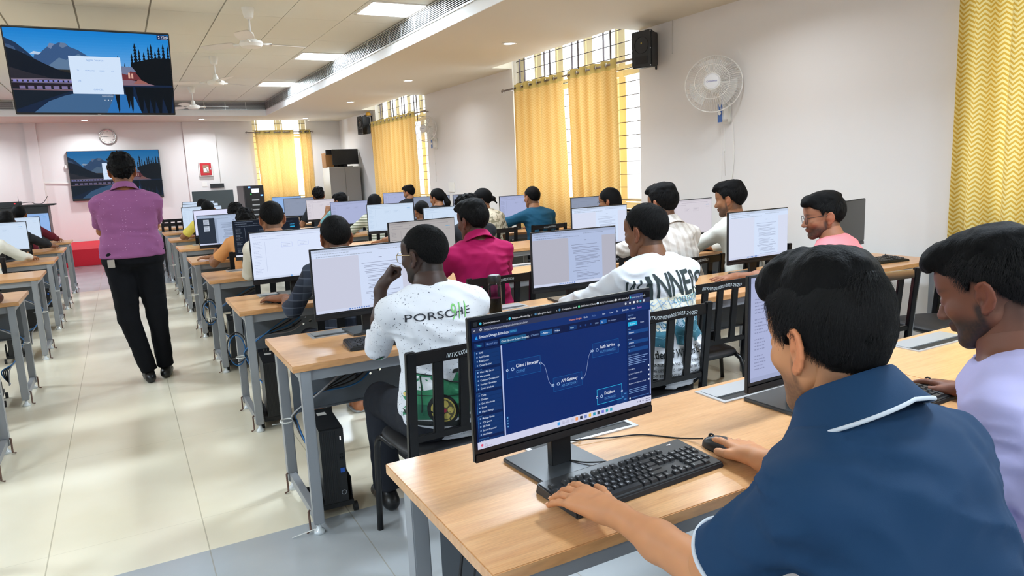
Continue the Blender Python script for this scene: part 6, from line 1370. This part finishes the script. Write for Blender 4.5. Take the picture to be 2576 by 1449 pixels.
P_('man in a dark plaid shirt reaching for his mouse, seen from behind', 1.07, 4.12, 1.285, lean=.08, bend=.08, near=1, hp=.12, hair='short', skin=(126, 84, 60), top=F_plaid, slv='half', HL_=(.80, 4.46, .785), HR_=(1.25, 4.5, .785), poseL='mouse', elL=(-.3, -.6, -1), dirL=(-.12, .12, 0), sw=1.05, nstr=3500, strlen=.022, feet='sandal', legs=.14)
P_('man in a maroon collared shirt seated behind the water bottle', 1.955, 4.12, 1.325, lean=.05, bend=.07, near=1, hy=.32, hp=.1, hair='medium', skin=(92, 56, 42), top=F_maroon, slv='long', collar=True, HL_=(1.75, 4.5, .785), HR_=(2.2, 4.5, .785), sw=1.08, wr=.008, nstr=4000, strlen=.025)
P_('man in a white striped shirt with thinning crown, behind the WINNERS shirt', 3.33, 3.90, 1.36, lean=.12, bend=.08, near=1, hy=.12, hp=.1, hair='medium', skin=md, top=F_vstr, slv='long', collar=True, HL_=(3.02, 4.42, .785), HR_=(3.5, 4.4, .785), elL=(-1, -.3, -.4), sw=1.05, wr=.008, nstr=4000, strlen=.03)
P_('bearded man in an off-white shirt with sleeve by the pale monitor', 4.03, 3.95, 1.345, rz=4, lean=.12, bend=.07, near=1, hy=.4, hp=.14, hair='medium', skin=md, beard=.7, top=F_off, slv='long', HL_=(3.95, 4.45, .785), HR_=(4.3, 4.4, .785), elL=(-.8, -.4, -.6), nstr=4000, strlen=.03)
P_('man in a cream shirt with ears showing, seen squarely from behind', 1.0, 5.69, 1.345, lean=.04, bend=.06, near=1, hp=.08, hair='short', skin=(152, 106, 78), top=F_cream, slv='long', HL_=(.86, 6.1, .785), HR_=(1.2, 6.1, .785), elL=(-.3, -.6, -1), sw=1.05, nstr=3000, strlen=.018)
P_('curly-haired person in black between the maroon shirt and the floral top', 2.66, 5.69, 1.305, near=0, hy=.3, hair='curly', skin=md, top=F_black, slv='long', HL_=(2.5, 6.1, .785), HR_=(2.85, 6.1, .785))
P_('dark-haired person with round spectacles mostly hidden by two monitors', 4.19, 5.69, 1.285, near=0, hy=.6, hair='long', skin=md, top=F_black, slv='short', glasses='black')
P_('man in an orange T-shirt reaching onto the fifth desk beside the aisle', 1.03, 7.22, 1.25, lean=.25, bend=.08, near=0, hair='curly', skin=md, top=F_tan, slv='short', HL_=(.72, 7.5, .785), HR_=(1.2, 7.5, .785), poseL='mouse', dirL=(-.16, .1, 0), elL=(-.4, -.8, -.6), sw=1.05)
P_('man in an olive green T-shirt bending forward behind the greyish monitor', 2.83, 7.22, 1.215, lean=.35, bend=.08, near=0, hp=.3, hair='short', skin=md, top=F_green, slv='short', HL_=(2.42, 7.5, .785), HR_=(2.9, 7.5, .785), poseL='mouse', elL=(-1, -.2, -.3))
P_('woman in a beige floral top with her hair in a low bun', 3.56, 7.22, 1.31, near=0, hy=.9, hair='bun', skin=md, top=F_flor, slv='short', HL_=(3.45, 7.5, .785), HR_=(3.8, 7.5, .785))
P_('man in a dark teal T-shirt leaning on his left elbow by the lilac monitor', 4.21, 7.22, 1.30, lean=.18, bend=.08, near=1, hy=.15, hp=.05, hair='short', skin=(150, 104, 74), top=F_teal, slv='short', HL_=(3.80, 7.58, .79), HR_=(4.4, 7.5, .785), poseL='flat', elL=(-1, -.2, -.1), sw=1.12)
P_('person with dark curly hair behind the thumbnail-page monitor', 1.16, 8.85, 1.26, near=0, hair='curly', skin=md, top=F_black, slv='short')
P_('woman in a striped long-sleeved top with long dark hair', 2.84, 8.85, 1.275, near=0, hy=-.7, lean=.15, hair='long', skin=md, top=F_strip, slv='long', HL_=(2.6, 9.15, .785), HR_=(2.95, 9.15, .785), glasses='black', elL=(-1, -.3, -.5))
P_('woman with a dark ponytail in front of the right-hand wall', 3.70, 8.85, 1.30, near=0, hy=.5, hair='pony', skin=md, top=F_black, slv='short')
P_('person in a pale yellow top beside the aisle, behind the blank monitor', 1.02, 10.44, 1.27, near=0, hair='short', skin=md, top=F_yel, slv='short', HL_=(.80, 10.75, .785), HR_=(1.2, 10.75, .785), elL=(-1, -.3, -.5), sw=1.1)
P_('person in a sea-green top below the steel cupboard', 2.83, 10.44, 1.28, near=0, hy=.5, hair='medium', skin=md, top=F_sea, slv='short', HL_=(2.66, 10.6, 1.0), poseL='fist', dirL=(.05, .02, .13), HR_=(3, 10.75, .785))
P_('far person with a round dark head nearest the front on the aisle side', 1.11, 12.04, 1.26, near=0, hair='medium', skin=md, top=F_black, slv='short')
P_('curly-haired man in black before the steel cupboard', 2.90, 12.04, 1.355, near=0, hair='curly', skin=md, top=F_black, slv='short', HL_=(2.66, 12.3, .785), HR_=(3.1, 12.3, .785))
P_('bearded man in a black T-shirt in front of the far yellow curtain', 4.50, 12.04, 1.31, near=0, hy=.6, hair='medium', skin=(150, 104, 74), beard=.8, top=F_black, slv='short')
# left block
P_('man at left whose fist rests on the second nearest left desk', -1.12, 5.66, 1.30, near=1, hair='short', skin=(82, 48, 40), top=F_black, slv='short', HL_=(-1.4, 6.1, .785), HR_=(-.845, 6.02, .79), poseR='fist', elR=(.8, -.3, -.6))
P_('person in a white embroidered top, mostly cut by the left edge', -1.30, 8.80, 1.30, near=0, hair='medium', skin=(170, 120, 84), top=F_off, slv='long', HL_=(-1.5, 9.1, .785), HR_=(-.93, 9.28, .79), poseR='rest', elR=(.4, -.7, -.6), sw=1.1)
P_('dark-haired man in black at left, forearm on the desk', -1.22, 10.36, 1.275, near=0, hair='medium', skin=(130, 90, 70), top=F_black, slv='half', HL_=(-1.45, 10.7, .785), HR_=(-.83, 10.9, .79), poseR='rest', elR=(.6, -.7, -.4), sw=1.1)
P_('short-haired man in dark red at left, farthest of the left block', -1.24, 11.82, 1.315, near=0, hair='short', skin=md, top=fab('dark_red', (96, 18, 34)), slv='long', HL_=(-1.5, 12.2, .785), HR_=(-.87, 12.3, .79), poseR='rest', elR=(.6, -.7, -.4), sw=1.1)
# standing man
sx, sy = .055, 6.12
sm, smi = P_('standing man in a purple dotted shirt and black trousers with his arms folded', .035, 6.10, 1.755, stand=True, lean=.02, bend=.03, near=1, hp=.02, hair='curly', skin=(150, 96, 62), top=F_dots, slv='short', collar=True, bottom=T_blk, g=1.2, sw=1.10, shd=.018, belly=.03, hem=.02,
    HL_=(.06, 6.38, 1.16), HR_=(.0, 6.40, 1.20), elL=(-.9, .3, -.8), elR=(.9, .3, -.8), poseL='rest', poseR='rest', dirL=(.2, .02, .03), dirR=(-.2, .02, .03),
    nstr=3500, strlen=.02, legs=[{-1: (-.085, .02, .52), 1: (.11, .06, .52)}, {-1: (.005, .06, .09), 1: (.125, .14, .09)}, {-1: .1, 1: -.15}])
MB().tube(spl([(-.19, -.06, .975), (-.21, .02, .98), (-.17, .1, .98)]), .004, 6).box((-.17, -.175, .93), (-.125, -.135, .985)).build('belt_buckle_pouch', mat('pouch_grey', (150, 140, 130), .5), sm)
# prints on the shirts
def prints():
    r, I = po, poi; a = Art()
    a.text(-.125, .0, 'PORSCHE', .040, (38, 40, 48), bold=.002, sx=1.52); a.text(.045, -.012, '911', .085, (120, 190, 110), bold=-.003, shear=.25, sx=.62)
    print_on(I['shirt'], r, a, (-.035, -.3, .955), (1, 0, .035), (0, 0, 1), 'brand_print', sub=.012, off=.0025)
    c = Art(); G = (48, 128, 90); G2 = (34, 98, 74); K = (24, 30, 30)
    c.poly([(-.16, -.075), (-.165, .0), (-.15, .03), (-.14, .075), (-.12, .09), (-.02, .078), (.03, .055), (.10, .045), (.155, .03), (.16, -.01), (.14, -.055), (.03, -.085), (-.11, -.09)], G)
    c.poly([(-.145, .03), (-.135, .072), (-.12, .08), (-.075, .075), (-.072, .02), (-.14, .03)], (228, 230, 232)); c.poly([(-.066, .02), (-.068, .073), (-.02, .068), (.0, .05), (-.02, .03)], (228, 230, 232)); c.line([(-.072, .02), (-.07, .078)], .004, K)
    c.poly([(-.16, -.075), (-.16, -.03), (.15, -.03), (.14, -.055), (.03, -.085), (-.11, -.09)], G2); c.poly([(.04, .055), (.06, .085), (.11, .095), (.135, .085), (.125, .05)], G); c.poly([(.045, .085), (.05, .1), (.13, .11), (.125, .095)], K); c.poly([(.07, .06), (.075, .075), (.11, .08), (.105, .066)], (90, 160, 120))
    c.rect(.115, -.005, .15, .014, (160, 30, 40)); c.poly([(-.15, -.09), (.03, -.095), (.14, -.06), (.15, -.068), (.04, -.115), (-.14, -.11)], K); c.disc(-.008, -.05, .058, (20, 22, 24), 28); c.disc(-.008, -.05, .046, (176, 160, 78), 26); c.disc(-.008, -.05, .04, (80, 76, 50), 24)
    for k in range(5): t = 2*math.pi*k/5; c.disc(-.008+.024*math.cos(t), -.05+.024*math.sin(t), .0125, (184, 168, 88), 10)
    c.disc(-.008, -.05, .008, (150, 30, 60), 8); c.line([(-.14, .03), (-.13, -.07)], .003, K); c.line([(-.075, .02), (-.085, -.06)], .003, K); c.disc(-.118, .0, .009, (214, 190, 110), 12); c.line([(-.16, .005), (.16, .0)], .0025, K)
    for p in [(-.16, -.075), (-.165, .0)], [(-.15, .03), (-.14, .075), (-.12, .09), (-.02, .078), (.03, .055), (.10, .045), (.155, .03)]: c.line(p, .004, K)
    print_on(I['shirt'], r, c, (-.055, -.3, .665), (1, 0, -.08), (0, 0, 1), 'car_print', sub=.016)
    r, I = wi, wii; a = Art(); D = (34, 48, 50); xs = -.225
    for k, ch in enumerate('WINNERS'):
        w = (.078, .036, .066, .066, .056, .060, .05)[k]; cx = xs+w/2; arch = .05*(1-((cx)/.22)**2); v, f = text_geo(ch, .13, 'CENTER', .012); mx = max(p[0] for p in v)-min(p[0] for p in v); sc = min(w/mx*.95, 1.15)
        a.it.append(([(cx+p[0]*sc, -.02+p[1]*(1.0+arch*4)+arch*.4) for p in v], f, lin(D))); xs += w+.004
    a.text(-.03, -.032, 'COLLECTIVE', .034, (70, 140, 150), bold=.004, sx=.9)
    print_on(I['shirt'], r, a, (.0, -.3, .905), (1, 0, .03), (0, 0, 1), 'winners_print', sub=.012, off=.0032)
    b = Art(); b.poly([(-.2, -.13), (-.2, -.03), (-.1, .0), (.05, .02), (.2, .015), (.2, -.12), (.1, -.15), (-.1, -.15)], (226, 222, 206)); rn = random.Random(5); C1 = (168, 190, 212)
    for k in range(5):
        y = -.02-.028*k; b.line([(-.2+.02*i, y+.012*math.sin(i*1.3+k)+.01*(i/20)) for i in range(21)], .0028, C1)
    for k in range(9): x = -.19+.045*k; b.line([(x, -.0), (x+.015, -.05), (x-.01, -.09), (x+.01, -.14)], .004, C1)
    for k in range(8): x = -.18+.05*k; b.line([(x-.012, -.03), (x+.012, -.012)], .0025, (120, 155, 195)); b.line([(x-.012, -.012), (x+.012, -.03)], .0025, (120, 155, 195))
    print_on(I['shirt'], r, b, (.0, -.3, .90), (1, 0, .03), (0, 0, 1), 'barbed_sketch_print', sub=.02)
    d = Art()
    for x in (-.1, .0, .1, .19): d.poly([(x-.04, -.01), (x-.045, .05), (x-.02, .10), (x+.015, .105), (x+.035, .06), (x+.04, .0), (x, -.02)], (52, 110, 130)); d.poly([(x-.02, .07), (x-.02, .1), (x+.01, .1), (x+.012, .07)], (150, 175, 190)); d.line([(x-.03, .03), (x, .02), (x+.03, .035)], .003, (120, 165, 180))
    d.text(-.19, -.065, 'Leader of Winners Every', .052, (30, 34, 36), bold=.01, sx=.62)
    for k, t in enumerate(('WINNING IS A WAY OF THE THINKING, BE WISE', 'THE LESSON IS HERE BEFORE THE GOAL', 'NOT STOPPING BE GOING ON MADE')): d.text(-.17, -.10-.026*k, t, .02, (60, 62, 64), bold=.01, sx=.75)
    print_on(I['shirt'], r, d, (.0, -.3, .70), (1, 0, .02), (0, 0, 1), 'figure_print', sub=.02)
prints()
# remaining chairs, one behind each seated person
for hx, hy_, lb_ in ((1.07, 4.12, 'plaid shirt man'), (1.955, 4.12, 'maroon shirt man'), (3.33, 3.90, 'white striped shirt man'), (4.05, 3.95, 'off-white shirt man'), (1.0, 5.69, 'cream shirt man'), (2.66, 5.69, 'curly-haired person in black'), (4.19, 5.69, 'person with round spectacles'), (1.03, 7.22, 'orange T-shirt man'),
    (2.83, 7.22, 'olive T-shirt man'), (3.56, 7.22, 'woman in floral top'), (4.21, 7.22, 'teal T-shirt man'), (1.16, 8.85, 'curly-haired person behind the thumbnail monitor'), (2.84, 8.85, 'striped top woman'), (3.70, 8.85, 'ponytail woman'), (1.02, 10.44, 'yellow top person'), (2.83, 10.44, 'sea-green top person'),
    (1.11, 12.04, 'far round-headed person'), (2.90, 12.04, 'curly-haired man in black'), (4.5, 12.04, 'far bearded man'), (-1.12, 5.66, 'left man with the fist'), (-1.3, 8.8, 'white top person at left'), (-1.22, 10.36, 'man in black at left'), (-1.24, 11.82, 'dark red shirt man at left')):
    chair(hx+.01, hy_-.115, 0, 'black slat-back chair under the '+lb_, code='IIITK/07/02/0002' if lb_.startswith(('maroon', 'white striped', 'teal')) else None)
for x, y in ((.78, 13.45), (.86, 14.9)): chair(x, y, 0, 'empty black chair frame at a far desk beside the aisle, %s' % ('nearer' if y < 14 else 'farther'))
chair(2.95, 4.25, 0, 'empty black slat-back chair right of the maroon shirt man', code='IIITK/0002/257')
chair_codes()
